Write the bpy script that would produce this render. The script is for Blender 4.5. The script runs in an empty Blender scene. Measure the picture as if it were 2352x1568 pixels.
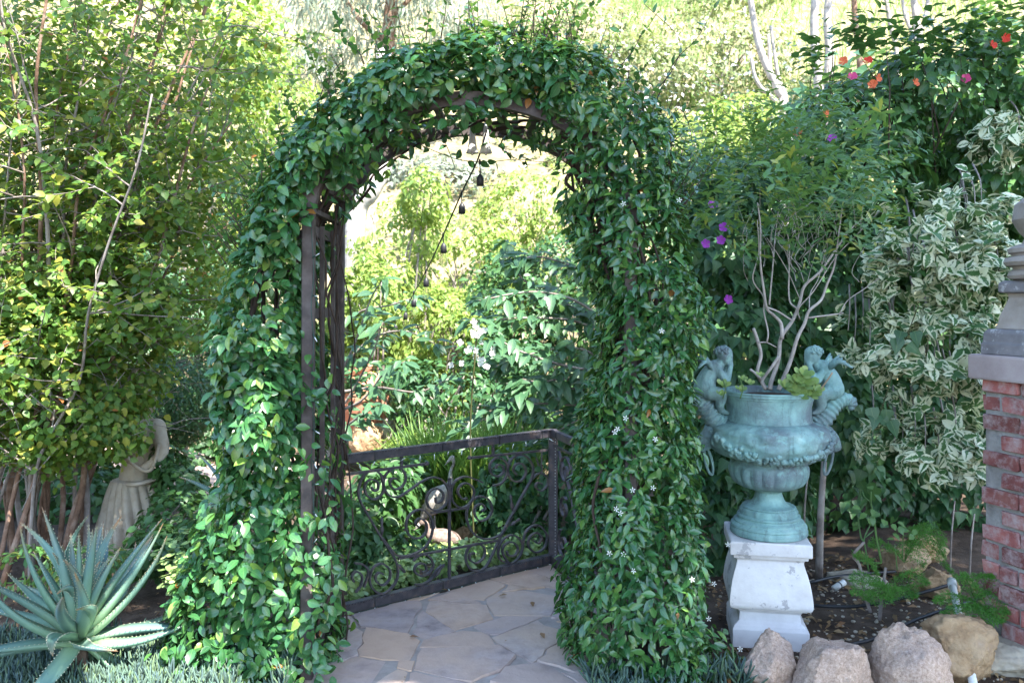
import bpy, bmesh, math, random
import numpy as np
from mathutils import Vector, Matrix, noise as mnoise
R = math.radians
rng = np.random.default_rng(7); random.seed(7)
sc = bpy.context.scene
col = sc.collection

# ------------------------------------------------------------------ camera
F = 1882.0; EYE = 1.6; HX, HY = 1176.0, 690.0
cd = bpy.data.cameras.new('camera'); cam = bpy.data.objects.new('camera', cd); col.objects.link(cam)
cam.location = (0, 0, EYE); cam.rotation_euler = (R(90), 0, 0)
cd.sensor_width = 36; cd.lens = 36 * F / 2352; cd.shift_y = -94 / 2352
cd.clip_start = .05; cd.clip_end = 500
cd.dof.use_dof = True; cd.dof.focus_distance = 3.8; cd.dof.aperture_fstop = 4.0
sc.camera = cam
# ------------------------------------------------------------------ sky, sun, exposure
SUN = Vector((0.34, -0.40, 0.85)).normalized()
w = bpy.data.worlds.new('World'); sc.world = w; w.use_nodes = True
nt = w.node_tree; bgn = nt.nodes['Background']
sky = nt.nodes.new('ShaderNodeTexSky'); sky.sky_type = 'NISHITA'; sky.sun_disc = False
sky.sun_elevation = math.asin(SUN.z); sky.sun_rotation = math.atan2(SUN.x, SUN.y); sky.ozone_density = 3.0; sky.air_density = 1.3
nt.links.new(sky.outputs[0], bgn.inputs[0]); bgn.inputs[1].default_value = 0.15
sd = bpy.data.lights.new('sun', 'SUN'); sd.energy = 4.7; sd.angle = R(.55); sd.color = (1, .95, .86)
so = bpy.data.objects.new('sun', sd); col.objects.link(so)
so.rotation_euler = (-SUN).to_track_quat('-Z', 'Y').to_euler(); so.location = SUN * 30
vs = sc.view_settings; vs.view_transform = 'Standard'; vs.look = 'None'; vs.gamma = 1; vs.exposure = 2.35
sc.render.engine = 'CYCLES'
cy = sc.cycles; cy.use_denoising = True; cy.max_bounces = 7; cy.diffuse_bounces = 4; cy.glossy_bounces = 3
cy.transmission_bounces = 5; cy.transparent_max_bounces = 6; cy.sample_clamp_indirect = 8

# ------------------------------------------------------------------ helpers
def W(x, y, Y):
    return Vector(((x - HX) / F * Y, Y, EYE - (y - HY) / F * Y))
def PX(px, Y): return px / F * Y
def nrm(a): return a / np.maximum(np.linalg.norm(a, axis=-1, keepdims=True), 1e-9)
def rnd3(n): return nrm(rng.normal(size=(n, 3)))
def vnoise(P, s, seed=0):
    P = np.asarray(P) * s + seed * 17.3
    i = np.floor(P).astype(np.int64); f = P - i; f = f * f * (3 - 2 * f)
    def h(a, b, c):
        n = (a * 374761393 + b * 668265263 + c * 1442695041 + seed * 974711) & 0x7fffffff
        n = ((n ^ (n >> 13)) * 1274126177) & 0x7fffffff
        return ((n ^ (n >> 16)) & 0xffff) / 65535.0
    r = 0
    for dx in (0, 1):
        for dy in (0, 1):
            for dz in (0, 1):
                wt = (f[..., 0] if dx else 1 - f[..., 0]) * (f[..., 1] if dy else 1 - f[..., 1]) * (f[..., 2] if dz else 1 - f[..., 2])
                r = r + wt * h(i[..., 0] + dx, i[..., 1] + dy, i[..., 2] + dz)
    return r
def attach(o, parent):
    col.objects.link(o)
    if parent is not None:
        o.parent = parent; o.matrix_parent_inverse = parent_inv(parent)
    return o
def parent_inv(p):
    return Matrix.Translation(-p.location) if p.type == 'EMPTY' else Matrix.Identity(4)
def tag(o, label, cat, group=None, kind=None):
    o['label'] = label; o['category'] = cat
    if group: o['group'] = group
    if kind: o['kind'] = kind
    return o
def thing(name, label, cat, loc, group=None):
    o = bpy.data.objects.new(name, None); col.objects.link(o); o.location = loc; o.empty_display_size = .1
    return tag(o, label, cat, group, 'thing')
class MB:
    def __init__(s): s.v = []; s.f = []
    def add(s, v, f):
        n = len(s.v); s.v += [tuple(p) for p in v]; s.f += [tuple(i + n for i in q) for q in f]; return s
    def mesh(s, name, mat, smooth=True):
        me = bpy.data.meshes.new(name); me.from_pydata(s.v, [], s.f); me.update()
        if mat: me.materials.append(mat)
        if smooth: me.polygons.foreach_set('use_smooth', [True] * len(me.polygons))
        return me
    def build(s, name, mat, parent=None, smooth=True):
        me = s.mesh(name, mat, smooth)
        if smooth == 'auto': me.set_sharp_from_angle(angle=R(32))
        return attach(bpy.data.objects.new(name, me), parent)
def cr(pts, n=6):
    p = [Vector(q) for q in pts]; p = [p[0] * 2 - p[1]] + p + [p[-1] * 2 - p[-2]]; out = []
    for i in range(1, len(p) - 2):
        for k in range(n):
            t = k / n; a, b, c, d = p[i - 1:i + 3]
            out.append(.5 * ((2 * b) + (c - a) * t + (2 * a - 5 * b + 4 * c - d) * t * t + (3 * b - a - 3 * c + d) * t ** 3))
    return out + [p[-2]]
def tube(pts, rad, sides=6, cap=True):
    pts = [Vector(p) for p in pts]; n = len(pts)
    if not hasattr(rad, '__len__'): rad = [rad] * n
    V = []; Fc = []; up = Vector((.12, .34, .93)).normalized(); prev = None
    for i, p in enumerate(pts):
        t = (pts[min(i + 1, n - 1)] - pts[max(i - 1, 0)])
        t = t.normalized() if t.length > 1e-9 else Vector((0, 0, 1))
        a = prev if prev is not None else t.cross(up if abs(t.dot(up)) < .95 else Vector((1, 0, 0)))
        a = (a - t * a.dot(t))
        a = a.normalized() if a.length > 1e-6 else t.orthogonal().normalized()
        prev = a; b = t.cross(a)
        for k in range(sides):
            an = 2 * math.pi * k / sides; V.append(p + (a * math.cos(an) + b * math.sin(an)) * rad[i])
    for i in range(n - 1):
        for k in range(sides):
            k2 = (k + 1) % sides; Fc.append((i * sides + k, i * sides + k2, (i + 1) * sides + k2, (i + 1) * sides + k))
    if cap: Fc.append(tuple(range(sides))[::-1]); Fc.append(tuple((n - 1) * sides + k for k in range(sides)))
    return V, Fc
def bar(pts, nrml, wd, dp):
    """flat bar swept along pts: wd in the plane, dp along nrml"""
    pts = [Vector(p) for p in pts]; n = len(pts); V = []; Fc = []; nr = Vector(nrml).normalized()
    for i, p in enumerate(pts):
        t = (pts[min(i + 1, n - 1)] - pts[max(i - 1, 0)]).normalized(); s = t.cross(nr).normalized()
        for a, b in ((-1, -1), (1, -1), (1, 1), (-1, 1)): V.append(p + s * a * wd / 2 + nr * b * dp / 2)
    for i in range(n - 1):
        for k in range(4):
            k2 = (k + 1) % 4; Fc.append((i * 4 + k, i * 4 + k2, (i + 1) * 4 + k2, (i + 1) * 4 + k))
    Fc.append((3, 2, 1, 0)); Fc.append(tuple((n - 1) * 4 + k for k in range(4)))
    return V, Fc
def beam(a, b, wx, wy):
    a = Vector(a); b = Vector(b); d = (b - a).normalized()
    ref = Vector((0, 1, 0)) if abs(d.y) < .9 else Vector((0, 0, 1))
    return bar([a, b], (ref - d * ref.dot(d)), wx, wy)
def box(c, s, M=None):
    c = Vector(c); V = []
    for x in (-1, 1):
        for y in (-1, 1):
            for z in (-1, 1):
                p = Vector((x * s[0] / 2, y * s[1] / 2, z * s[2] / 2)); V.append(c + (M @ p if M else p))
    return V, [(0, 1, 3, 2), (4, 6, 7, 5), (0, 4, 5, 1), (2, 3, 7, 6), (0, 2, 6, 4), (1, 5, 7, 3)]
def bevelled(me, wdt, seg=2):
    bm = bmesh.new(); bm.from_mesh(me); bmesh.ops.bevel(bm, geom=bm.edges[:] , offset=wdt, segments=seg, affect='EDGES', profile=.6)
    bm.to_mesh(me); bm.free(); me.update(); return me
def lathe(prof, seg, c=(0, 0, 0), rf=None):
    V = []; Fc = []; c = Vector(c); n = len(prof)
    for (r, z) in prof:
        for k in range(seg):
            a = 2 * math.pi * k / seg; rr = rf(r, z, a) if rf else r
            V.append(c + Vector((rr * math.cos(a), rr * math.sin(a), z)))
    for i in range(n - 1):
        for k in range(seg):
            k2 = (k + 1) % seg; Fc.append((i * seg + k, i * seg + k2, (i + 1) * seg + k2, (i + 1) * seg + k))
    Fc.append(tuple(range(seg))[::-1]); Fc.append(tuple((n - 1) * seg + k for k in range(seg)))
    return V, Fc
def loft_sq(prof, c, rot=0):
    V = []; Fc = []; c = Vector(c); M = Matrix.Rotation(rot, 3, 'Z'); n = len(prof)
    for (h, z) in prof:
        for a, b in ((-1, -1), (1, -1), (1, 1), (-1, 1)): V.append(c + M @ Vector((a * h, b * h, 0)) + Vector((0, 0, z)))
    for i in range(n - 1):
        for k in range(4):
            k2 = (k + 1) % 4; Fc.append((i * 4 + k, i * 4 + k2, (i + 1) * 4 + k2, (i + 1) * 4 + k))
    Fc.append((3, 2, 1, 0)); Fc.append(tuple((n - 1) * 4 + k for k in range(4)))
    return V, Fc
def ball(c, r, seg=10, rings=7, M=None):
    V = []; Fc = []; c = Vector(c)
    if not hasattr(r, '__len__'): r = (r, r, r)
    V.append(c + (M @ Vector((0, 0, -r[2])) if M else Vector((0, 0, -r[2]))))
    for i in range(1, rings):
        ph = -math.pi / 2 + math.pi * i / rings
        for k in range(seg):
            a = 2 * math.pi * k / seg; p = Vector((r[0] * math.cos(ph) * math.cos(a), r[1] * math.cos(ph) * math.sin(a), r[2] * math.sin(ph)))
            V.append(c + (M @ p if M else p))
    V.append(c + (M @ Vector((0, 0, r[2])) if M else Vector((0, 0, r[2])))); L = len(V) - 1
    for k in range(seg): Fc.append((0, 1 + (k + 1) % seg, 1 + k)); Fc.append((L, 1 + (rings - 2) * seg + k, 1 + (rings - 2) * seg + (k + 1) % seg))
    for i in range(rings - 2):
        for k in range(seg): Fc.append((1 + i * seg + k, 1 + i * seg + (k + 1) % seg, 1 + (i + 1) * seg + (k + 1) % seg, 1 + (i + 1) * seg + k))
    return V, Fc
def fused(name, parts, voxel, mat, parent=None, smooth=6):
    """capsules / ellipsoids / tubes fused into one continuous skin"""
    mb = MB()
    for p in parts:
        if p[0] == 'b': mb.add(*ball(p[1], p[2], 14, 10, p[3] if len(p) > 3 else None))
        else:
            pts = cr(p[1], 4) if len(p[1]) > 2 else [Vector(q) for q in p[1]]
            rr = p[2]; k = len(pts)
            if hasattr(rr, '__len__'):
                rr = [float(np.interp(i / (k - 1), np.linspace(0, 1, len(rr)), rr)) for i in range(k)]
            else: rr = [rr] * k
            mb.add(*tube(pts, rr, 10))
            mb.add(*ball(pts[0], rr[0])); mb.add(*ball(pts[-1], rr[-1]))
    me = mb.mesh(name, None); o = bpy.data.objects.new(name, me); col.objects.link(o)
    m = o.modifiers.new('r', 'REMESH'); m.mode = 'VOXEL'; m.voxel_size = voxel
    if smooth: m2 = o.modifiers.new('s', 'SMOOTH'); m2.iterations = smooth; m2.factor = .5
    dg = bpy.context.evaluated_depsgraph_get(); me2 = bpy.data.meshes.new_from_object(o.evaluated_get(dg))
    bpy.data.objects.remove(o); me2.materials.clear(); me2.materials.append(mat)
    me2.polygons.foreach_set('use_smooth', [True] * len(me2.polygons)); me2.name = name
    return attach(bpy.data.objects.new(name, me2), parent)

# ------------------------------------------------------------------ materials
class NT:
    def __init__(s, name):
        s.m = bpy.data.materials.new(name); s.m.use_nodes = True; s.t = s.m.node_tree; s.t.nodes.clear()
        s.out = s.n('OutputMaterial')
    def n(s, k, **kw):
        q = s.t.nodes.new('ShaderNode' + k)
        for a, b in kw.items(): setattr(q, a, b)
        return q
    def l(s, a, b): s.t.links.new(a, b)
    def math(s, op, a, b=None, clamp=False):
        q = s.n('Math', operation=op, use_clamp=clamp)
        for i, v in enumerate((a, b)):
            if v is None: continue
            if isinstance(v, (int, float)): q.inputs[i].default_value = v
            else: s.l(v, q.inputs[i])
        return q.outputs[0]
    def ramp(s, fac, stops, interp='LINEAR'):
        q = s.n('ValToRGB'); q.color_ramp.interpolation = interp; e = q.color_ramp.elements
        while len(e) > 1: e.remove(e[-1])
        e[0].position = stops[0][0]; e[0].color = (*stops[0][1], 1)
        for p, c in stops[1:]: k = e.new(p); k.color = (*c, 1)
        s.l(fac, q.inputs[0]); return q.outputs[0]
    def noise(s, vec, scale, detail=4, rough=.6):
        q = s.n('TexNoise'); q.inputs['Scale'].default_value = scale; q.inputs['Detail'].default_value = detail; q.inputs['Roughness'].default_value = rough
        if vec is not None: s.l(vec, q.inputs['Vector'])
        return q.outputs[0]
    def mix(s, fac, a, b, mode='MIX'):
        q = s.n('MixRGB', blend_type=mode)
        for i, v in enumerate((fac, a, b)):
            if isinstance(v, (int, float)): q.inputs[i].default_value = v
            elif isinstance(v, tuple): q.inputs[i].default_value = (*v, 1)
            else: s.l(v, q.inputs[i])
        return q.outputs[0]
def leafmat(name, cols, rough=.4, trans=.3, tcol=(.25, .42, .05), rib=.35, var=None, spec=.5, rare=None):
    t = NT(name)
    at = t.n('Attribute', attribute_name='rnd'); oi = t.n('ObjectInfo')
    r = t.math('FRACT', t.math('ADD', at.outputs['Fac'], oi.outputs['Random']))
    k = len(cols); c = t.ramp(r, [(i / max(k - 1, 1), q) for i, q in enumerate(cols)])
    if rare:
        r2 = t.math('FRACT', t.math('MULTIPLY', r, 91.7)); c = t.mix(t.ramp(r2, [(0, (0, 0, 0)), (.90, (1, 1, 1))], 'CONSTANT'), c, rare[0]); c = t.mix(t.ramp(r2, [(0, (0, 0, 0)), (.993, (1, 1, 1))], 'CONSTANT'), c, rare[1])
    tcb = t.n('TexCoord'); c = t.mix(1.0, c, t.ramp(t.noise(tcb.outputs['Object'], 14, 3, .6), [(.3, (.78, .80, .82)), (.7, (1.2, 1.16, 1.1))]), 'MULTIPLY')
    uv = t.n('UVMap', uv_map='UVMap'); sx = t.n('SeparateXYZ'); t.l(uv.outputs[0], sx.inputs[0])
    au = t.math('ABSOLUTE', t.math('SUBTRACT', sx.outputs[0], .5))
    if var is not None:
        tc = t.n('TexCoord'); nz = t.noise(tc.outputs['Object'], 32, 2, .6)
        nz2 = t.noise(tc.outputs['Object'], 7, 1, .5)
        e = t.math('ADD', t.math('MULTIPLY', au, 2.0), t.math('MULTIPLY', t.math('SUBTRACT', nz, .5), 1.0))
        e = t.math('ADD', e, t.math('MULTIPLY', t.math('SUBTRACT', nz2, .5), 1.2))
        e = t.math('ADD', e, t.math('MULTIPLY', t.math('SUBTRACT', r, .5), .9))
        e = t.math('ADD', e, t.math('MULTIPLY', t.math('SUBTRACT', sx.outputs[1], .5), .25))
        f = t.ramp(e, [(.34, (0, 0, 0)), (.47, (1, 1, 1))]); c = t.mix(f, c, var)
    if rib:
        f = t.ramp(au, [(.0, (1, 1, 1)), (.045, (0, 0, 0))])
        c = t.mix(t.math('MULTIPLY', f, rib), c, (.22, .34, .13))
    p = t.n('BsdfPrincipled'); p.inputs['Roughness'].default_value = rough; p.inputs['Specular IOR Level'].default_value = spec
    t.l(c, p.inputs['Base Color'])
    tr = t.n('BsdfTranslucent'); t.l(t.mix(.6, c, tcol), tr.inputs[0])
    mx = t.n('MixShader'); mx.inputs[0].default_value = trans
    t.l(p.outputs[0], mx.inputs[1]); t.l(tr.outputs[0], mx.inputs[2]); t.l(mx.outputs[0], t.out.inputs[0])
    return t.m
def surf(name, stops, scale=8, detail=6, rough=.8, bump=.3, bscale=None, spec=.3, metal=0, orand=0, coord='Object', bdist=.01, extra=None, nrough=.62):
    t = NT(name); tc = t.n('TexCoord'); v = tc.outputs[coord]
    if orand:
        oi = t.n('ObjectInfo'); ad = t.n('VectorMath', operation='ADD'); sc_ = t.n('VectorMath', operation='SCALE')
        t.l(oi.outputs['Random'], sc_.inputs['Scale']); sc_.inputs[0].default_value = (37, 53, 71)
        t.l(v, ad.inputs[0]); t.l(sc_.outputs[0], ad.inputs[1]); v = ad.outputs[0]
    nz = t.noise(v, scale, detail, nrough); c = t.ramp(nz, stops)
    if orand:
        h = t.n('HueSaturation'); t.l(c, h.inputs['Color'])
        t.l(t.math('ADD', t.math('MULTIPLY', oi.outputs['Random'], orand), 1 - orand / 2), h.inputs['Value']); c = h.outputs[0]
    if extra: c = extra(t, v, c)
    p = t.n('BsdfPrincipled'); p.inputs['Roughness'].default_value = rough; p.inputs['Specular IOR Level'].default_value = spec; p.inputs['Metallic'].default_value = metal
    t.l(c, p.inputs['Base Color'])
    if bump:
        b = t.n('Bump'); b.inputs['Strength'].default_value = bump; b.inputs['Distance'].default_value = bdist
        t.l(t.noise(v, bscale or scale * 3, 6, .65), b.inputs['Height']); t.l(b.outputs[0], p.inputs['Normal'])
    t.l(p.outputs[0], t.out.inputs[0]); return t.m
M = {}
M['vine_l'] = leafmat('vine_leaf', [(.032, .12, .042), (.046, .16, .048), (.025, .095, .038), (.055, .18, .055), (.036, .135, .048), (.08, .21, .05), (.03, .11, .042), (.046, .155, .056)], .27, .22, spec=.7, rare=((.15, .27, .05), (.30, .12, .03)))
M['vine_r'] = leafmat('jasmine_leaf', [(.024, .10, .035), (.04, .14, .04), (.022, .085, .036), (.05, .165, .042), (.03, .115, .04), (.085, .21, .045), (.025, .095, .038)], .24, .18, spec=.7, rare=((.12, .24, .05), (.28, .12, .04)))
M['myrtle'] = leafmat('myrtle_leaf', [(.06, .155, .03), (.11, .215, .03), (.05, .14, .035), (.17, .26, .035), (.07, .175, .035), (.25, .28, .05), (.055, .15, .035), (.12, .22, .03)], .48, .38, (.36, .5, .06), .15, rare=((.30, .30, .05), (.40, .14, .05)))
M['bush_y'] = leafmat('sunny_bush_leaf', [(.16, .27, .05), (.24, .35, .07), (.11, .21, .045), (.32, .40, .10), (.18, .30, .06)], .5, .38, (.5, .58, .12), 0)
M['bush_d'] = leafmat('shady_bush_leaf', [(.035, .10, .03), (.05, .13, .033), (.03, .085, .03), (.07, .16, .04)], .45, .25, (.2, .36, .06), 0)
M['olive'] = leafmat('grey_green_leaf', [(.20, .25, .19), (.28, .33, .27), (.15, .19, .13), (.34, .37, .32)], .5, .3, (.4, .45, .32), 0)
M['scrub'] = leafmat('scrub_leaf', [(.11, .17, .05), (.18, .22, .085), (.075, .13, .04), (.27, .26, .14), (.10, .17, .04)], .55, .3, (.4, .45, .12), 0)
M['broad'] = leafmat('broad_leaf', [(.045, .12, .06), (.06, .145, .07), (.038, .10, .055), (.075, .17, .07)], .42, .28, (.22, .4, .08), .5)
M['hib'] = leafmat('hibiscus_leaf', [(.032, .10, .032), (.05, .14, .036), (.026, .085, .032), (.075, .18, .04)], .33, .25, (.2, .38, .06), .3)
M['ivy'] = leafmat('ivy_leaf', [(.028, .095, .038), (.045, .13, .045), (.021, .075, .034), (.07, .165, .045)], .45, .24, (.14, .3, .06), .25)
M['varieg'] = leafmat('variegated_leaf', [(.05, .145, .05), (.07, .19, .055), (.04, .115, .05)], .42, .22, (.3, .42, .14), 0, (.80, .82, .60))
M['fine'] = leafmat('fine_leaf', [(.06, .18, .06), (.09, .22, .06), (.05, .15, .06), (.14, .25, .06), (.07, .195, .06)], .42, .32, (.34, .5, .08), .3, rare=((.32, .34, .06), (.38, .22, .05)))
M['succ'] = leafmat('jade_leaf', [(.20, .32, .10), (.26, .38, .12), (.31, .41, .15), (.17, .29, .11)], .38, .2, (.35, .48, .14), 0)
M['chalk'] = leafmat('chalk_stick', [(.075, .14, .11), (.10, .17, .12), (.065, .115, .125), (.12, .19, .08), (.08, .14, .155)], .7, .1, (.2, .3, .2), 0)
M['grass'] = leafmat('grass_blade', [(.10, .22, .04), (.15, .28, .05), (.08, .18, .04)], .5, .3, (.35, .5, .08), 0)
M['fern'] = leafmat('fern_needle', [(.06, .21, .03), (.09, .27, .04), (.05, .17, .03)], .5, .3, (.25, .5, .05), 0)
M['rose'] = leafmat('rose_leaf', [(.08, .18, .055), (.11, .22, .06), (.07, .15, .06)], .45, .25, (.3, .45, .1), .4)
M['litter'] = leafmat('dry_leaf', [(.19, .10, .045), (.28, .17, .08), (.12, .06, .03), (.34, .24, .13), (.24, .11, .05)], .75, .15, (.4, .25, .1), .2)
M['canopy'] = leafmat('canopy_leaf', [(.05, .11, .03), (.07, .14, .035)], .5, .2, (.2, .3, .06), 0)
def petal(name, c, t=.35):
    q = NT(name); p = q.n('BsdfPrincipled'); p.inputs['Base Color'].default_value = (*c, 1); p.inputs['Roughness'].default_value = .6
    tr = q.n('BsdfTranslucent'); tr.inputs[0].default_value = (*c, 1); mx = q.n('MixShader'); mx.inputs[0].default_value = t
    q.l(p.outputs[0], mx.inputs[1]); q.l(tr.outputs[0], mx.inputs[2]); q.l(mx.outputs[0], q.out.inputs[0]); return q.m
M['white_petal'] = petal('white_petal', (.82, .82, .78)); M['red_petal'] = petal('red_petal', (.75, .06, .04)); M['coral_petal'] = petal('coral_petal', (.85, .2, .09))
M['pink_petal'] = petal('pink_petal', (.75, .09, .3)); M['purple_petal'] = petal('purple_petal', (.4, .05, .5)); M['yellow'] = petal('pistil', (.75, .5, .05), .1)
M['bark_grey'] = surf('grey_bark', [(.3, (.12, .095, .085)), (.5, (.26, .22, .20)), (.7, (.38, .34, .32))], 9, 6, .85, .5, 30)
M['bark_pale'] = surf('pale_bark', [(.3, (.22, .19, .17)), (.55, (.40, .36, .34)), (.75, (.50, .47, .45))], 14, 6, .8, .4, 50, bdist=.004)
M['bark_brown'] = surf('brown_bark', [(.3, (.10, .06, .04)), (.5, (.22, .13, .09)), (.72, (.40, .30, .24))], 10, 6, .85, .6, 30)
M['stem'] = surf('vine_stem', [(.3, (.03, .02, .016)), (.6, (.06, .042, .034)), (.8, (.10, .075, .06))], 16, 5, .85, .5, 40, bdist=.004)
M['shoot'] = surf('green_shoot', [(.3, (.05, .05, .02)), (.7, (.10, .11, .035))], 9, 3, .7, 0)
M['iron'] = surf('wrought_iron', [(.35, (.04, .037, .047)), (.55, (.07, .064, .075)), (.75, (.15, .10, .08))], 22, 6, .5, .35, 70, spec=.5, metal=.25, bdist=.003)
M['frame'] = surf('weathered_timber', [(.3, (.042, .034, .033)), (.5, (.085, .068, .065)), (.75, (.16, .135, .13))], 10, 7, .75, .5, 40, bdist=.004)
M['soil'] = surf('soil', [(.3, (.04, .025, .017)), (.5, (.085, .055, .04)), (.7, (.15, .105, .08))], 7, 8, .95, .9, 40, bdist=.02)
M['mortar'] = surf('mortar', [(.3, (.20, .18, .17)), (.6, (.34, .32, .31)), (.8, (.42, .40, .39))], 12, 7, .95, .9, 60, bdist=.008)
M['path_mortar'] = surf('path_mortar', [(.3, (.24, .20, .18)), (.6, (.37, .32, .29)), (.8, (.45, .40, .37))], 9, 7, .9, .6, 50, bdist=.006)
M['cable'] = surf('black_rubber', [(.3, (.010, .010, .012)), (.7, (.025, .025, .03))], 8, 3, .5, 0, spec=.5)
M['green_wire'] = surf('green_wire', [(.3, (.01, .035, .03)), (.7, (.015, .06, .05))], 8, 2, .5, 0, spec=.5)
M['whiteplastic'] = surf('white_plastic', [(.3, (.50, .49, .46)), (.6, (.66, .66, .64)), (.8, (.72, .72, .72))], 9, 5, .5, .05, spec=.4)
M['ceramic'] = surf('white_ceramic', [(.3, (.55, .52, .50)), (.7, (.74, .72, .70))], 12, 4, .4, .1, spec=.5)
def glass():
    t = NT('bulb_glass'); g = t.n('BsdfGlass'); g.inputs['IOR'].default_value = 1.12; g.inputs['Roughness'].default_value = .02; g.inputs['Color'].default_value = (.97, .95, .9, 1)
    tr = t.n('BsdfTransparent'); mx = t.n('MixShader'); mx.inputs[0].default_value = .5
    t.l(tr.outputs[0], mx.inputs[1]); t.l(g.outputs[0], mx.inputs[2]); t.l(mx.outputs[0], t.out.inputs[0]); return t.m
M['glass'] = glass()
def patina(t, v, c):
    n2 = t.noise(v, 3.5, 5, .6); c = t.mix(t.ramp(n2, [(.42, (0, 0, 0)), (.60, (.85, .85, .85))]), c, (.13, .15, .18))
    n3 = t.noise(v, 14, 6, .7); c = t.mix(t.ramp(n3, [(.50, (0, 0, 0)), (.66, (.8, .8, .8))]), c, (.28, .49, .46)); mp = t.n('Mapping'); mp.inputs['Scale'].default_value = (26, 26, 3); t.l(v, mp.inputs[0]); return t.mix(t.ramp(t.noise(mp.outputs[0], 1, 5, .7), [(.54, (0, 0, 0)), (.70, (.6, .6, .6))]), c, (.07, .11, .12))
M['bronze'] = surf('verdigris_bronze', [(.25, (.08, .155, .155)), (.42, (.19, .34, .335)), (.58, (.28, .47, .455)), (.8, (.44, .61, .58))], 8, 9, .8, 1.3, 42, spec=.35, metal=.1, extra=patina, bdist=.004)
def worn(t, v, c):
    n2 = t.noise(v, 9, 8, .7); return t.mix(t.ramp(n2, [(.575, (0, 0, 0)), (.60, (1, 1, 1))]), c, (.40, .385, .40))
M['plaster'] = surf('white_painted_plaster', [(.28, (.46, .43, .43)), (.42, (.60, .575, .58)), (.55, (.68, .66, .665)), (.75, (.74, .73, .73))], 5, 9, .8, .4, 40, extra=worn, bdist=.004)
def granite():
    t = NT('pink_granite'); tc = t.n('TexCoord'); oi = t.n('ObjectInfo'); v = tc.outputs['Object']
    a = t.ramp(t.noise(v, 90, 4, .85), [(.30, (.15, .11, .09)), (.42, (.43, .315, .25)), (.55, (.55, .42, .345)), (.7, (.70, .60, .52))])
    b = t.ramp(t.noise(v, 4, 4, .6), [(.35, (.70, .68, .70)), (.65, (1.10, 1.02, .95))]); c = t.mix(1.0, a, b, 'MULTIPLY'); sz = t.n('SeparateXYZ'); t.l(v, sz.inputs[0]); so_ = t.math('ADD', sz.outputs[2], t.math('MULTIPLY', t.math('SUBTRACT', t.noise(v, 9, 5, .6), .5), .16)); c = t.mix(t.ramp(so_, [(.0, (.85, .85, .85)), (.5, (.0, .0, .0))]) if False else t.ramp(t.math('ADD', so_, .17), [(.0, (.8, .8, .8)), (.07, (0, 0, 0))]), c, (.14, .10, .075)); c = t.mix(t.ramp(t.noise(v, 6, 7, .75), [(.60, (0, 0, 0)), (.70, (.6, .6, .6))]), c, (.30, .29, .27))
    p = t.n('BsdfPrincipled'); p.inputs['Roughness'].default_value = .85; t.l(c, p.inputs['Base Color'])
    bp = t.n('Bump'); bp.inputs['Strength'].default_value = .9; bp.inputs['Distance'].default_value = .012; t.l(t.noise(v, 42, 6, .75), bp.inputs['Height']); t.l(bp.outputs[0], p.inputs['Normal'])
    t.l(p.outputs[0], t.out.inputs[0]); return t.m
M['granite'] = granite()
M['sandstone'] = surf('sandstone', [(.28, (.15, .09, .055)), (.42, (.32, .205, .115)), (.55, (.43, .30, .18)), (.62, (.36, .25, .16)), (.78, (.52, .45, .38))], 7, 9, .92, 1.0, 24, bdist=.02)
M['greyrock'] = surf('pale_rock', [(.3, (.24, .20, .16)), (.5, (.40, .35, .28)), (.75, (.52, .47, .40))], 6, 8, .9, .8, 28, bdist=.01)
def effl(t, v, c):
    n = t.noise(v, 16, 7, .75); return t.mix(t.ramp(n, [(.44, (0, 0, 0)), (.68, (.85, .85, .85))]), c, (.47, .385, .385))
M['brick'] = surf('red_brick', [(.3, (.20, .065, .06)), (.5, (.30, .10, .09)), (.75, (.38, .17, .14))], 10, 6, .9, .8, 50, orand=.9, extra=effl, bdist=.006)
M['brick_o'] = surf('orange_brick', [(.3, (.40, .12, .05)), (.6, (.52, .18, .08))], 10, 6, .9, .8, 50, bdist=.006)
M['caststone'] = surf('pinkish_cast_stone', [(.3, (.33, .26, .26)), (.55, (.42, .34, .34)), (.8, (.5, .43, .43))], 6, 7, .9, .5, 60, bdist=.004)
def lichen(t, v, c):
    n = t.noise(v, 11, 7, .72); return t.mix(t.ramp(n, [(.54, (0, 0, 0)), (.62, (.9, .9, .9))]), c, (.55, .54, .55))
M['greystone'] = surf('lichen_grey_stone', [(.3, (.15, .14, .155)), (.55, (.24, .225, .24)), (.8, (.33, .31, .32))], 6, 7, .9, .6, 50, extra=lichen, bdist=.005)
M['finial'] = surf('buff_grey_stone', [(.3, (.25, .21, .18)), (.55, (.36, .31, .28)), (.8, (.46, .41, .38))], 7, 7, .9, .5, 50, bdist=.004)
def flagx(t, v, c):
    oi = t.n('ObjectInfo'); k = t.ramp(oi.outputs['Random'], [(0, (.92, .90, .98)), (.35, (1.12, .98, .88)), (.65, (.98, .94, .94)), (1, (1.18, 1.02, .86))])
    n = t.noise(v, 2.2, 4, .55); c = t.mix(t.ramp(n, [(.38, (0, 0, 0)), (.58, (.75, .75, .75))]), c, (.47, .36, .28)); return t.mix(1.0, c, k, 'MULTIPLY')
M['flag'] = surf('flagstone', [(.25, (.16, .13, .13)), (.42, (.33, .28, .27)), (.55, (.43, .37, .35)), (.66, (.35, .29, .27)), (.8, (.52, .47, .45))], 7.5, 10, .8, .9, 18, spec=.35, orand=.22, extra=flagx, bdist=.008)
M['statue'] = surf('buff_statue_stone', [(.3, (.28, .22, .16)), (.5, (.40, .34, .27)), (.75, (.50, .44, .37))], 7, 7, .85, .4, 40, bdist=.004)
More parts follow.
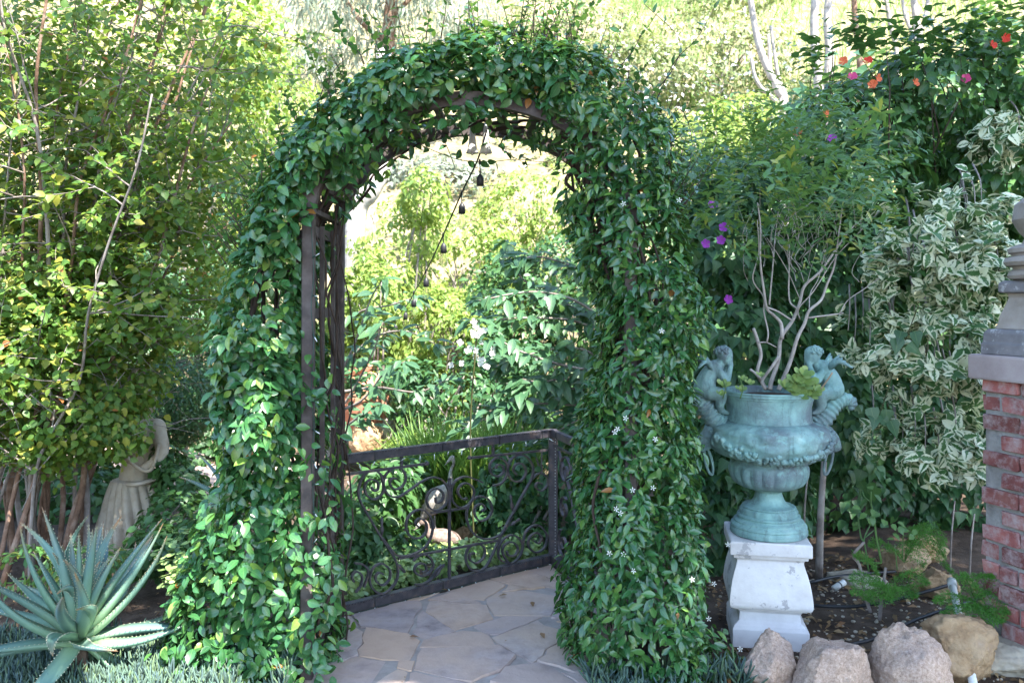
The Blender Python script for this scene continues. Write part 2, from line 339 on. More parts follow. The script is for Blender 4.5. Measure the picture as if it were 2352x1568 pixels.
M['heron'] = surf('grey_cast_heron', [(.3, (.13, .115, .10)), (.5, (.30, .275, .25)), (.75, (.50, .47, .44))], 26, 6, .75, .8, 40, bdist=.006)
M['heron_b'] = surf('brown_cast_heron', [(.3, (.09, .06, .05)), (.5, (.19, .14, .12)), (.75, (.34, .28, .25))], 26, 6, .75, .8, 40, bdist=.006)
M['terra'] = surf('terracotta', [(.3, (.40, .17, .10)), (.6, (.50, .24, .16)), (.8, (.60, .38, .30))], 6, 6, .85, .3, 30, bdist=.004)
M['water_edge'] = surf('pale_kerb_stone', [(.3, (.45, .43, .41)), (.7, (.6, .58, .56))], 8, 5, .8, .3)
M['lamp'] = surf('clear_fairy_bulb', [(.3, (.55, .6, .6)), (.7, (.75, .8, .8))], 8, 2, .2, 0, spec=.6)
M['litter_stem'] = surf('dry_twig', [(.3, (.25, .19, .13)), (.7, (.45, .36, .27))], 9, 4, .85, .2)
def aloe_mat():
    t = NT('aloe_leaf'); uv = t.n('UVMap', uv_map='UVMap'); sx = t.n('SeparateXYZ'); t.l(uv.outputs[0], sx.inputs[0]); oi = t.n('ObjectInfo')
    tc = t.n('TexCoord')
    c = t.ramp(t.math('ADD', sx.outputs[1], t.math('MULTIPLY', t.math('SUBTRACT', t.noise(tc.outputs['Object'], 7, 4, .6), .5), .5)),
               [(0, (.23, .33, .18)), (.3, (.155, .26, .195)), (.7, (.115, .205, .195)), (.9, (.17, .19, .14)), (1, (.34, .19, .10))])
    k = t.ramp(oi.outputs['Random'], [(0, (.8, .85, .95)), (.5, (1.05, 1.05, 1)), (1, (1.05, 1.15, .95))]); c = t.mix(1, c, k, 'MULTIPLY')
    p = t.n('BsdfPrincipled'); p.inputs['Roughness'].default_value = .5; t.l(c, p.inputs['Base Color'])
    b = t.n('Bump'); b.inputs['Strength'].default_value = .25; b.inputs['Distance'].default_value = .004; t.l(t.noise(tc.outputs['Object'], 40, 4, .6), b.inputs['Height']); t.l(b.outputs[0], p.inputs['Normal'])
    t.l(p.outputs[0], t.out.inputs[0]); return t.m
M['aloe'] = aloe_mat()
M['thorn'] = surf('aloe_thorn', [(.3, (.42, .42, .28)), (.7, (.5, .48, .36))], 8, 2, .6, 0)

# ------------------------------------------------------------------ leaves
def leaf_tpl(ratio=.5, rows=((.12, .5), (.34, .96), (.6, .94), (.84, .5)), fold=.25, droop=.25, side=0.0, wave=0.0):
    """leaf along +y, normal +z, unit length; verts, faces, uv"""
    V = [(0, 0, 0)]; U = [(.5, 0)]
    for i, (t, wv) in enumerate(rows):
        h = wv * ratio / 2; z = -droop * t * t; sx = side * t * t; wz = wave * (1 if i % 2 else -1)
        V += [(-h + sx, t, z + fold * h + wz), (sx, t, z), (h + sx, t, z + fold * h - wz)]; U += [(0, t), (.5, t), (1, t)]
    V.append((side, 1, -droop)); U.append((.5, 1)); n = len(rows); L = 3 * n + 1
    Fc = [(0, 2, 1), (0, 3, 2)]
    for i in range(n - 1):
        a = 1 + 3 * i; Fc += [(a, a + 1, a + 4, a + 3), (a + 1, a + 2, a + 5, a + 4)]
    a = 1 + 3 * (n - 1); Fc += [(a, a + 1, L), (a + 1, a + 2, L)]
    return np.array(V, float), Fc, np.array(U, float)
LO = ((.42, 1.0),)
MID = ((.25, .85), (.6, .9))
T = {
 'vine': [leaf_tpl(.56, droop=d, side=s, fold=f) for d, s, f in ((.18, .0, .3), (.38, .06, .22), (.08, -.07, .42), (.5, -.04, .15))],
 'jas': [leaf_tpl(.44, ((.14, .55), (.38, 1.0), (.65, .82), (.86, .36)), droop=d, side=s, fold=f) for d, s, f in ((.18, .0, .35), (.4, .06, .25), (.08, -.06, .5))],
 'round': [leaf_tpl(.72, MID, droop=d, side=s) for d, s in ((.15, .04), (.35, -.05))],
 'lo': [leaf_tpl(.55, LO, droop=.2), leaf_tpl(.5, LO, droop=.4, side=.08)],
 'narrow': [leaf_tpl(.17, LO, droop=.3, side=.1), leaf_tpl(.15, LO, droop=.15, side=-.1)],
 'broad': [leaf_tpl(.40, ((.1, .4), (.3, .9), (.55, 1.0), (.8, .6)), droop=d, side=s, fold=.3) for d, s in ((.2, .05), (.45, -.06), (.08, .0))],
 'ivy': [leaf_tpl(.85, ((.05, .8), (.25, 1.0), (.5, .55), (.75, .28)), droop=.25, fold=.2), leaf_tpl(.8, ((.06, .85), (.28, .95), (.55, .6), (.8, .25)), droop=.1, side=.06)],
 'var': [leaf_tpl(.66, ((.12, .55), (.32, 1.0), (.6, .9), (.84, .5)), droop=d, side=s, fold=.28, wave=.02) for d, s in ((.2, .05), (.45, -.05), (.1, -.08))],
 'fine': [leaf_tpl(.3, ((.3, .6), (.7, 1.0)), droop=.15), leaf_tpl(.32, ((.3, .6), (.7, 1.0)), droop=.3, side=.05)],
 'blade': [leaf_tpl(.035, ((.3, 1), (.65, .8)), droop=.4, fold=.3)],
 'paddle': [leaf_tpl(.62, ((.2, .5), (.55, .95), (.85, .85)), droop=-.12, fold=.12)],
}
def fix_frames(A, N):
    N = nrm(N); A = A - N * np.sum(A * N, 1, keepdims=True); A = nrm(A); S = np.cross(A, N); return A, N, S
def scatter_mesh(name, tpls, P, A, N, S, mat, rndv=None):
    n = len(P); A, N, Sd = fix_frames(A, N); which = rng.integers(0, len(tpls), n)
    if rndv is None: rndv = rng.random(n)
    co = []; loops = []; tot = []; uvs = []; rv = []; base = 0
    for k, (V, Fc, U) in enumerate(tpls):
        ix = np.where(which == k)[0]; m = len(ix); nv = len(V)
        if not m: continue
        s = S[ix][:, None, None]
        p = P[ix][:, None, :] + s * (V[None, :, 0:1] * Sd[ix][:, None, :] + V[None, :, 1:2] * A[ix][:, None, :] + V[None, :, 2:3] * N[ix][:, None, :])
        co.append(p.reshape(-1, 3)); fl = np.array([i for f in Fc for i in f]); ft = np.array([len(f) for f in Fc])
        loops.append((fl[None, :] + (base + np.arange(m) * nv)[:, None]).ravel()); tot.append(np.tile(ft, m))
        uvs.append(np.tile(U[fl], (m, 1))); rv.append(np.repeat(rndv[ix], nv)); base += m * nv
    co = np.concatenate(co); loops = np.concatenate(loops); tot = np.concatenate(tot); uvs = np.concatenate(uvs); rv = np.concatenate(rv)
    me = bpy.data.meshes.new(name); me.vertices.add(len(co)); me.vertices.foreach_set('co', co.ravel().astype(np.float32))
    me.loops.add(len(loops)); me.loops.foreach_set('vertex_index', loops.astype(np.int32))
    me.polygons.add(len(tot)); st = np.concatenate([[0], np.cumsum(tot)[:-1]]); me.polygons.foreach_set('loop_start', st.astype(np.int32)); me.polygons.foreach_set('loop_total', tot.astype(np.int32))
    uvl = me.uv_layers.new(name='UVMap'); uvl.data.foreach_set('uv', uvs.ravel().astype(np.float32))
    at = me.attributes.new('rnd', 'FLOAT', 'POINT'); at.data.foreach_set('value', rv.astype(np.float32))
    me.update(calc_edges=True); me.polygons.foreach_set('use_smooth', np.ones(len(tot), bool)); me.materials.append(mat)
    return me
_tm = {}
def tpl_mesh(key, k, mat):
    q = (key, k, mat.name)
    if q not in _tm:
        V, Fc, U = T[key][k]; me = bpy.data.meshes.new('leaf'); me.from_pydata([tuple(v) for v in V], [], Fc); me.update()
        uvl = me.uv_layers.new(name='UVMap')
        for i, lp in enumerate(me.loops): uvl.data[i].uv = U[lp.vertex_index]
        me.polygons.foreach_set('use_smooth', [True] * len(me.polygons)); me.materials.append(mat); _tm[q] = me
    return _tm[q]
CAMP = np.array([0, 0, EYE])
def seen_score(P, N, S):
    d = CAMP - P; L = np.linalg.norm(d, axis=1); f = np.abs(np.sum(nrm(N) * d, 1)) / L
    x = HX + P[:, 0] / np.maximum(P[:, 1], .1) * F; y = HY - (P[:, 2] - EYE) / np.maximum(P[:, 1], .1) * F
    ok = (P[:, 1] > .5) & (x > 10) & (x < 2342) & (y > 10) & (y < 1558)
    return np.where(ok, S / L * (.3 + f), 0)
def leaf_parts(th, key, P, A, N, S, mat, name='leaf'):
    A, N, Sd = fix_frames(A, N); inv = parent_inv(th)
    for i in range(len(P)):
        me = tpl_mesh(key, int(rng.integers(0, len(T[key]))), mat)
        o = bpy.data.objects.new(name, me); s = S[i]
        o.matrix_basis = Matrix(((Sd[i][0] * s, A[i][0] * s, N[i][0] * s, P[i][0]), (Sd[i][1] * s, A[i][1] * s, N[i][1] * s, P[i][1]), (Sd[i][2] * s, A[i][2] * s, N[i][2] * s, P[i][2]), (0, 0, 0, 1)))
        col.objects.link(o); o.parent = th; o.matrix_parent_inverse = inv
def foliage(th, key, P, A, N, S, mat, k=0, bonus=None, name='leaf', mass='foliage'):
    """k leaves that show largest become parts of the plant; the rest is one mass"""
    n = len(P); pick = np.zeros(n, bool)
    if k:
        sc_ = seen_score(P, N, S) * rng.uniform(.75, 1.25, n)
        if bonus is not None: sc_ = sc_ * bonus
        if n <= k: pick[:] = True
        else: pick[np.argsort(-sc_)[:k]] = True
        leaf_parts(th, key, P[pick], A[pick], N[pick], S[pick], mat, name)
    r = ~pick
    if r.any():
        me = scatter_mesh(mass, T[key], P[r], A[r], N[r], S[r], mat)
        o = attach(bpy.data.objects.new(mass, me), th)
        o['kind'] = 'stuff'
def pose(out, n, up=.5, rn=.45, droop=.6, o=.35, ar=.5):
    UPv = np.array([0, 0, 1.0]); N = out * .6 + UPv * up + rnd3(n) * rn; A = out * o - UPv * droop + rnd3(n) * ar
    return A, N
def blob_pts(blobs, n, inner=.6, lump=.28, gap=.0, gs=3.0, seed=1, backcut=.35, lf=2.2):
    b = np.array(blobs, float); ar = (b[:, 3] * b[:, 4] + b[:, 3] * b[:, 5] + b[:, 4] * b[:, 5]); pr = ar / ar.sum()
    P_, O_, U_ = [], [], []; got = 0; tries = 0
    while got < n and tries < 30:
        tries += 1; m = int(n * 1.6) + 50; ix = rng.choice(len(b), m, p=pr); d = rnd3(m)
        lumpv = 1 + lump * 2 * (vnoise(d * 1.0 + ix[:, None] * 3.7, lf, seed) - .5)
        u = inner + (1 - inner) * np.sqrt(rng.random(m)); u2 = u + rng.normal(0, .035, m)
        P = b[ix, :3] + d * b[ix, 3:6] * (lumpv * u2)[:, None]; O = nrm(d / b[ix, 3:6])
        keep = np.ones(m, bool)
        for j in range(len(b)):
            q = np.sum(((P - b[j, :3]) / b[j, 3:6]) ** 2, 1); keep &= ~((q < .5) & (ix != j))
        if gap > 0: keep &= vnoise(P, gs, seed + 5) > gap * rng.uniform(.6, 1.3, m)
        tc = nrm(CAMP - P); keep &= (np.sum(O * tc, 1) > -.25) | (rng.random(m) < backcut)
        P_.append(P[keep]); O_.append(O[keep]); U_.append(u[keep]); got += keep.sum()
    return np.concatenate(P_)[:n], np.concatenate(O_)[:n], np.concatenate(U_)[:n]

# ------------------------------------------------------------------ ground and hillside
def ground_h(x, y):
    s = min(max((y - 9.5) / 3.5, 0), 1); s = s * s * (3 - 2 * s)
    h = s * (max(y - 9.5, 0) * .70) + s * .5 * (mnoise.noise(Vector((x * .25, y * .25, 0))))
    if y > 36: h = h - (y - 36) * .55
    back = min(max((y - 5.1) / .8, 0), 1) * (1 - s); h -= back * .22 * min(max((x + 1.9) / .8, 0), 1) * min(max((2.5 - x) / .8, 0), 1)
    return h + .012 * mnoise.noise(Vector((x * 3, y * 3, 2))) - .02
xs = sorted(set([round(v, 3) for v in list(np.linspace(-60, -9, 18)) + list(np.arange(-8.5, 8.6, .25)) + list(np.linspace(9, 60, 18))]))
ys = sorted(set([round(v, 3) for v in list(np.linspace(-40, 0, 14)) + list(np.arange(.5, 14, .22)) + list(np.arange(14, 40, .6)) + list(np.linspace(41, 140, 22))]))
gm = MB(); gv = [(x, y, ground_h(x, y)) for y in ys for x in xs]; nx = len(xs)
gm.add(gv, [(j * nx + i, j * nx + i + 1, (j + 1) * nx + i + 1, (j + 1) * nx + i) for j in range(len(ys) - 1) for i in range(nx - 1)])
def hillx(t, v, c):
    sx = t.n('SeparateXYZ'); t.l(v, sx.inputs[0])
    f = t.ramp(t.math('MULTIPLY', sx.outputs[1], .05), [(.40, (0, 0, 0)), (.56, (1, 1, 1))])
    g = t.ramp(t.noise(v, 2.2, 7, .7), [(.3, (.08, .085, .035)), (.45, (.20, .17, .09)), (.6, (.30, .24, .155)), (.75, (.13, .16, .05))]); return t.mix(f, c, g)
M['ground'] = surf('garden_soil_and_dry_grass', [(.3, (.035, .022, .016)), (.5, (.075, .05, .036)), (.7, (.14, .10, .075))], 6, 8, .95, .9, 40, bdist=.02, extra=hillx)
go = gm.build('ground', M['ground']); go['kind'] = 'structure'; go['label'] = 'dark garden soil rising to a dry grassy hillside'

# ------------------------------------------------------------------ flagstone platform
P0 = Vector((-.855, 4.17, 0)); P1 = Vector((.25, 5.0, 0)); P2 = Vector((.53, 4.07, 0))
poly = [(-.87, 2.0), (-.86, 3.3), (-.875, 4.12), (.235, 4.96), (.50, 4.10), (.56, 3.45), (.36, 3.25), (.30, 2.0)]
mb = MB(); k = len(poly); mb.add([(x, y, .0) for x, y in poly] + [(x, y, -.12) for x, y in poly], [tuple(range(k))] + [(i, i + k, (i + 1) % k + k, (i + 1) % k) for i in range(k)])
path = mb.build('stone_path', M['path_mortar'], None, False); path['kind'] = 'structure'; path['label'] = 'irregular flagstone path and platform under the arch'
def clip(pg, px, py, nx_, ny_):
    out = []
    for i in range(len(pg)):
        a, b = pg[i], pg[(i + 1) % len(pg)]; da = (a[0] - px) * nx_ + (a[1] - py) * ny_; db = (b[0] - px) * nx_ + (b[1] - py) * ny_
        if da <= 0: out.append(a)
        if (da < 0 < db) or (db < 0 < da): t = da / (da - db); out.append((a[0] + (b[0] - a[0]) * t, a[1] + (b[1] - a[1]) * t))
    return out
def voronoi(poly, seeds, gapw):
    res = []
    wts = [random.uniform(-.02, .02) for _ in seeds]
    for i, s in enumerate(seeds):
        c = poly[:]
        for j, q in enumerate(seeds):
            if i == j: continue
            mx, my = (s[0] + q[0]) / 2, (s[1] + q[1]) / 2; dx, dy = q[0] - s[0], q[1] - s[1]; L = math.hypot(dx, dy); sh = max(-.3 * L, min(.3 * L, (wts[i] - wts[j]) / L)); g_ = gapw * (.35 + 1.5 * abs(math.sin((i + j) * 12.9 + i * j * 3.1))); an_ = .35 * math.sin((i + j) * 7.7 + i * j); ux, uy = dx / L, dy / L; ux, uy = ux * math.cos(an_) - uy * math.sin(an_), ux * math.sin(an_) + uy * math.cos(an_); c = clip(c, mx + dx / L * (sh - g_), my + dy / L * (sh - g_), ux, uy)
            if len(c) < 3: break
        if len(c) >= 3: res.append(c)
    return res
def flagstones(poly, seeds, parent, z, gapw=.006, th=.03):
    for c in voronoi(poly, seeds, gapw):
        # ragged edge
        pts = []
        for i in range(len(c)):
            a, b = c[i], c[(i + 1) % len(c)]; L = math.hypot(b[0] - a[0], b[1] - a[1]); m = max(1, int(L / .06))
            for q in range(m):
                t = q / m; x, y = a[0] + (b[0] - a[0]) * t, a[1] + (b[1] - a[1]) * t
                k_ = .026 if q else .012; pts.append((x + k_ * mnoise.noise(Vector((x * 14, y * 14, 1))), y + k_ * mnoise.noise(Vector((x * 14, y * 14, 9)))))
        cx = sum(p[0] for p in pts) / len(pts); cy_ = sum(p[1] for p in pts) / len(pts); tx, ty = random.gauss(0, .012), random.gauss(0, .012); dz = random.uniform(-.003, .004)
        top = [(cx + (x - cx) * .985, cy_ + (y - cy_) * .985, z + dz + (x - cx) * tx + (y - cy_) * ty) for x, y in pts]; low = [(x, y, z - .005 + dz) for x, y in pts]; bot = [(x, y, z - th) for x, y in pts]
        n = len(pts); mb = MB(); mb.add(top + low + bot, [tuple(range(n))] + [(i, i + n, (i + 1) % n + n, (i + 1) % n) for i in range(n)] + [(i + n, i + 2 * n, (i + 1) % n + 2 * n, (i + 1) % n + n) for i in range(n)])
        mb.build('flagstone', M['flag'], parent, False)
seeds = []
random.seed(11)
while len(seeds) < 60:
    s = (random.uniform(-.9, .6), random.uniform(2.0, 5.0)); dm = random.choice([.13, .2, .28])
    if all(math.hypot((s[0] - q[0]) * .8, (s[1] - q[1]) * 1.1) > dm for q in seeds): seeds.append(s)
flagstones(poly, seeds, path, .005, .0036)
# far stone paving on the left, glimpsed between shrubs
poly2 = [(-5.2, 7.0), (-2.3, 6.6), (-1.7, 8.3), (-5.2, 8.9)]
mb = MB(); mb.add([(x, y, .015) for x, y in poly2] + [(x, y, -.2) for x, y in poly2], [(0, 1, 2, 3)] + [(i, i + 4, (i + 1) % 4 + 4, (i + 1) % 4) for i in range(4)])
far = mb.build('far_path', M['mortar'], None, False); far['kind'] = 'structure'; far['label'] = 'grey stone paving glimpsed behind the statue'
s2 = []
while len(s2) < 16:
    s = (random.uniform(-5.2, -1.7), random.uniform(6.6, 8.9))
    if all(math.hypot(s[0] - q[0], s[1] - q[1]) > .5 for q in s2): s2.append(s)
flagstones(poly2, s2, far, .03, .012)

# ------------------------------------------------------------------ arch trellis
XL, XR, YF, YB, ZS = -.866, .50, 3.46, 4.07, 1.93
AC = (XL + XR) / 2; AA = (XR - XL) / 2; AB = .52
tr = thing('arch_trellis', 'dark weathered timber garden arch buried in climbing vines', 'arch', (AC, (YF + YB) / 2, 0))
for y in (YF, YB):
    for x in (XL, XR):
        me = bevelled(MB().add(*beam((x, y, -.05), (x + (.008 if x < 0 else 0), y, ZS + .02), .05, .045)).mesh('post', M['frame'], False), .004, 1)
        attach(bpy.data.objects.new('post', me), tr)
    pts = [(AC - AA * math.cos(a), y, ZS + AB * math.sin(a)) for a in np.linspace(0, math.pi, 25)]
    MB().add(*bar(pts, (0, 1, 0), .06, .04)).build('arch_rib', M['frame'], tr, False)
for i in range(15):
    a = math.pi * (i + .5) / 15; x, z = AC - (AA - .005) * math.cos(a), ZS + (AB - .005) * math.sin(a)
    MB().add(*beam((x, YF + .025, z), (x, YB - .025, z), .03, .02)).build('slat', M['frame'], tr, False)
for x in (XL, XR):
    for z in np.linspace(.12, 1.9, 6):
        MB().add(*beam((x, YF + .024, z), (x, YB - .024, z), .02, .045)).build('slat', M['frame'], tr, False)
    for y in (YF + .20, YF + .42):
        MB().add(*beam((x + .018, y, .0), (x + .018, y, 1.93), .018, .022)).build('slat', M['frame'], tr, False)

# ------------------------------------------------------------------ climbing vines over the arch
def station(x, y, hw, Y=3.55): p = W(x, y, Y); return (p.x, p.z, PX(hw, Y))
ST = [station(*q) for q in ((520, 1590, 215), (555, 1450, 195), (590, 1330, 170), (605, 1200, 130), (622, 1060, 110), (603, 930, 105), (590, 800, 105), (602, 650, 92), (655, 520, 78), (712, 410, 84),
      (785, 315, 86), (872, 240, 86), (985, 195, 88), (1130, 180, 92), (1275, 198, 98), (1382, 275, 106), (1425, 400, 120), (1468, 550, 122), (1512, 690, 118), (1478, 850, 106), (1466, 1000, 118), (1468, 1200, 148), (1472, 1400, 160), (1470, 1590, 184))]
SA = np.array(ST); seg = np.linalg.norm(np.diff(SA[:, :2], axis=0), axis=1); cum = np.concatenate([[0], np.cumsum(seg)]); LT = cum[-1]
def vine_pts(n, s0, s1, inner=.62):
    s = rng.uniform(s0, s1, n); cx = np.interp(s, cum, SA[:, 0]); cz = np.interp(s, cum, SA[:, 1]); hw = np.interp(s, cum, SA[:, 2])
    e = .06; tx = np.interp(s + e, cum, SA[:, 0]) - np.interp(s - e, cum, SA[:, 0]); tz = np.interp(s + e, cum, SA[:, 1]) - np.interp(s - e, cum, SA[:, 1]); L = np.hypot(tx, tz); tx, tz = tx / L, tz / L
    e1 = np.stack([-tz, np.zeros(n), tx], 1); th = rng.uniform(0, 2 * math.pi, n); ct, stn = np.cos(th), np.sin(th)
    u = inner + (1 - inner) * np.sqrt(rng.random(n))
    dep = .40; yc = 3.74
    base = np.stack([cx, np.full(n, yc), cz], 1)
    d = e1 * ct[:, None] + np.array([0, -1.0, 0]) * stn[:, None]
    sup = (np.abs(ct) ** 3 + np.abs(stn) ** 3) ** (-1 / 3)       # boxy section
    off = e1 * (ct * hw * sup)[:, None] + np.array([0, -1.0, 0]) * (stn * dep * sup)[:, None]
    lp = 1 + .46 * (vnoise(base + off, 3.6, 3) - .5) + .42 * (vnoise(base + off, 8, 4) - .5)
    P = base + off * (u * lp)[:, None] + rng.normal(0, .008, (n, 3)); out = nrm(e1 * (ct / hw)[:, None] + np.array([0, -1.0, 0]) * (stn / dep)[:, None])
    mid = (cum[9] + cum[17]) / 2
    top = (s > cum[8]) & (s < cum[16]); inn = ct < -.45
    keep = np.ones(n, bool)
    keep &= ~(inn & top & (P[:, 1] > 3.5) & (rng.random(n) < .84)); keep &= ~(inn & top & (rng.random(n) < .35))                               # sparse under the arch
    keep &= ~(top & (ct < -.1) & (stn < .5) & (rng.random(n) < .3))
    left = s < cum[9]
    nearpost = left & (P[:, 0] > XL - .035) & (P[:, 2] > .55) & (P[:, 2] < 1.95)
    keep &= ~(nearpost & (rng.random(n) < np.where(P[:, 2] < 1.25, .58, .76)))
    keep &= (np.sum(out * nrm(CAMP - P), 1) > -.3) | (rng.random(n) < .4)
    keep &= vnoise(P, 9, 8) > .36 * rng.uniform(.5, 1.25, n)
    return P[keep], out[keep], u[keep], s[keep]
SPLIT = cum[14] + .02
def inner_tangle(th, s0, s1, n):
    mb = MB()
    for _ in range(n):
        s = rng.uniform(s0, s1); pts = []; f = rng.uniform(-.8, .2); y = rng.uniform(3.46, 4.05); ln = rng.uniform(.4, 1.2)
        for q in np.linspace(max(s0, s), min(s1, s + ln), 7):
            cx, cz, hw = (np.interp(q, cum, SA[:, i]) for i in range(3)); a = np.interp(q + .05, cum, SA[:, 0]) - np.interp(q - .05, cum, SA[:, 0]); b = np.interp(q + .05, cum, SA[:, 1]) - np.interp(q - .05, cum, SA[:, 1]); L = math.hypot(a, b) + 1e-6
            pts.append((cx - b / L * hw * f + rng.normal(0, .02), y + rng.normal(0, .03), cz + a / L * hw * f + rng.normal(0, .02)))
        mb.add(*tube(cr(pts, 3), np.linspace(.009, .004, 19) * rng.uniform(.7, 1.6), 5))
    o = mb.build('woody_stems', M['stem'], th); o['kind'] = 'stuff'
vl = thing('climbing_vine', 'leafy green climbing vine on the left leg and top of the arch', 'vine', (-1.0, 3.7, 0))
vr = thing('climbing_vine', 'glossy dark jasmine with small white flowers on the right leg of the arch', 'vine', (.62, 3.7, 0))
def shoots(n, s0, s1, key, size):
    """upright shoots out of the top of the arch: stems with pairs of leaves"""
    mb = MB(); PP, AA_, NN, SS = [], [], [], []
    for _ in range(n):
        s = rng.uniform(s0, s1); cx, cz, hw = (np.interp(s, cum, SA[:, i]) for i in range(3)); y = rng.uniform(3.36, 4.0)
        a = np.interp(s + .05, cum, SA[:, 0]) - np.interp(s - .05, cum, SA[:, 0]); b = np.interp(s + .05, cum, SA[:, 1]) - np.interp(s - .05, cum, SA[:, 1]); L = math.hypot(a, b)
        ox, oz = -b / L, a / L; p = Vector((cx + ox * hw * .8, y, cz + oz * hw * .8)); d = Vector((ox * .6 + rng.normal(0, .25), rng.normal(0, .3), oz * .6 + .7)).normalized()
        ln = float(rng.choice([.10, .14, .18, .24, .32, .42], p=[.2, .25, .25, .17, .09, .04])); pts = [p]; q = max(3, int(ln / .04)); dd = d.copy()
        for i in range(q):
            dd = (dd + Vector(rng.normal(0, .10, 3))).normalized(); pts.append(pts[-1] + dd * ln / q)
        mb.add(*tube(pts, np.linspace(.0028, .0012, len(pts)), 4))
        for i in range(1, len(pts)):
            t = i / (len(pts) - 1); tang = (pts[i] - pts[i - 1]).normalized(); sd_ = tang.cross(Vector(rng.normal(0, 1, 3))).normalized()
            for sg in (1, -1):
                if rng.random() < .12: continue
                ax = (sd_ * sg + tang * rng.uniform(.3, .9)).normalized(); nn = (tang * .9 - sd_ * sg * .4 + Vector(rng.normal(0, .2, 3)))
                PP.append(pts[i]); AA_.append(ax); NN.append(nn); SS.append(size * (1 - .45 * t) * rng.uniform(.7, 1.15))
    return mb, np.array(PP), np.array(AA_), np.array(NN), np.array(SS)
def post_leaves(n):
    """sprays that hang over the front of the left post"""
    k = rng.integers(0, 12, n); zc = np.array([.06, .14, .22, .30, .38, .46, .54, .70, .90, .98, 1.20, 1.28])[k]; zs = np.where(zc < .6, .05, .028)
    P = np.stack([XL + .03 + rng.normal(0, .055, n), 3.40 + rng.normal(0, .02, n), zc + rng.normal(0, 1, n) * zs], 1); return P, nrm(np.array([0, -1, .1]) + rng.normal(0, .25, (n, 3)))
def do_vine(th, s0, s1, n, key, mat, size, nsh, sh0, sh1):
    P, O, U, s = vine_pts(n, s0, s1); m = len(P); A, N = pose(O, m, .5, .55, .45, .35, .8)
    S = size * (.48 + .72 * rng.random(m) ** .8)
    if s0 == 0:
        Pp, Op = post_leaves(210); q_ = len(Pp); Ap, Np = pose(Op, q_, .4, .5, .5, .3, .7); P = np.concatenate([P, Pp]); O = np.concatenate([O, Op]); U = np.concatenate([U, np.ones(q_)]); A = np.concatenate([A, Ap]); N = np.concatenate([N, Np]); S = np.concatenate([S, size * rng.uniform(.6, 1.1, q_)])
    mb, P2_, A2, N2, S2 = shoots(nsh, sh0, sh1, key, size * .85)
    o = mb.build('shoots', M['stem'], th); o['kind'] = 'stuff'
    P = np.concatenate([P, P2_]); A = np.concatenate([A, A2]); N = np.concatenate([N, N2]); S = np.concatenate([S, S2]); U = np.concatenate([U, np.full(len(P2_), 1.0)])
    O = np.concatenate([O, np.zeros((len(P2_), 3)) + [0, -.5, .3]])
    fr = np.clip(np.sum(O * nrm(CAMP - P), 1), 0, 1) * np.clip((U - .88) * 9, 0, 1)
    foliage(th, key, P, A, N, S, mat, 300, fr)
do_vine(vl, 0, SPLIT, 24000, 'vine', M['vine_l'], .059, 175, cum[7], SPLIT)
do_vine(vr, SPLIT - .1, LT, 24000, 'jas', M['vine_r'], .056, 110, SPLIT - .15, cum[17])
inner_tangle(vl, 0, SPLIT, 42); inner_tangle(vr, SPLIT, LT, 70)
# thick twisted stems inside the left leg
for i in range(7):
    y = YF + .06 + .5 * rng.random(); x = XL + .03 + rng.uniform(-.03, .05); pts = []; ph = rng.uniform(0, 6)
    for z in np.linspace(-.05, 2.05, 16): pts.append((x + .028 * math.sin(z * 6 + ph) + rng.normal(0, .012), min(YB, max(YF + .05, y + .12 * math.sin(z * 3.6 + ph * 2) + rng.normal(0, .015))), z))
    r0 = rng.uniform(.004, .010); MB().add(*tube(cr(pts, 2), np.linspace(r0, r0 * .6, 31), 6)).build('stem', M['stem'], vl)
# long wispy runners above the right shoulder
for a in ([(1430, 330), (1490, 230), (1545, 160), (1560, 90), (1480, 10)], [(1480, 300), (1545, 150), (1600, 90), (1640, 20)], [(1500, 330), (1560, 250), (1590, 330), (1570, 430)], [(1380, 180), (1420, 90), (1430, 30)], [(1290, 150), (1310, 60), (1330, -20)]):
    pts = cr([W(x, y, 3.6 + rng.normal(0, .05)) for x, y in a], 4); MB().add(*tube(pts, np.linspace(.003, .0014, len(pts)), 4)).build('runner', M['stem'], vr)
    ix = [i for i in range(2, len(pts)) if rng.random() < .7]
    Pq = np.array([pts[i] for i in ix]); Aq = rnd3(len(ix)) + np.array([0, 0, .3]); leaf_parts(vr, 'jas', Pq, Aq, rnd3(len(ix)) + np.array([0, -.8, .4]), np.full(len(ix), .05) * rng.uniform(.6, 1.2, len(ix)), M['vine_r'])
for a in ([(960, 330), (1010, 352), (1060, 368), (1120, 372), (1190, 366), (1250, 372), (1300, 350)], [(1140, 300), (1165, 350), (1200, 372)], [(1010, 300), (1030, 345), (1045, 385)]):
    pts = cr([W(x_, y_, 3.98 + rng.normal(0, .03)) for x_, y_ in a], 4); MB().add(*tube(pts, .0018, 4)).build('runner', M['stem'], vl)
    ix = [i for i in range(1, len(pts)) if rng.random() < .6]; leaf_parts(vl, 'vine', np.array([pts[i] for i in ix]), rnd3(len(ix)) + [0, 0, -.4], rnd3(len(ix)) + [0, -.5, .5], rng.uniform(.04, .065, len(ix)), M['vine_l'])
def flower_mesh(name, npet, r, ratio, mat, cup=.15, twist=.0, centre=None):
    V, Fc, U = leaf_tpl(ratio, ((.35, .55), (.75, 1.0)), fold=.1, droop=-cup); mb = MB()
    for k in range(npet):
        a = 2 * math.pi * k / npet; Mx = Matrix.Rotation(a, 3, 'Z') @ Matrix.Rotation(twist, 3, 'Y'); mb.add([Mx @ Vector(v) * r for v in V], Fc)
    me = mb.mesh(name, mat)
    if centre:
        bm = bmesh.new(); bm.from_mesh(me); bm.to_mesh(me); bm.free()
    return me
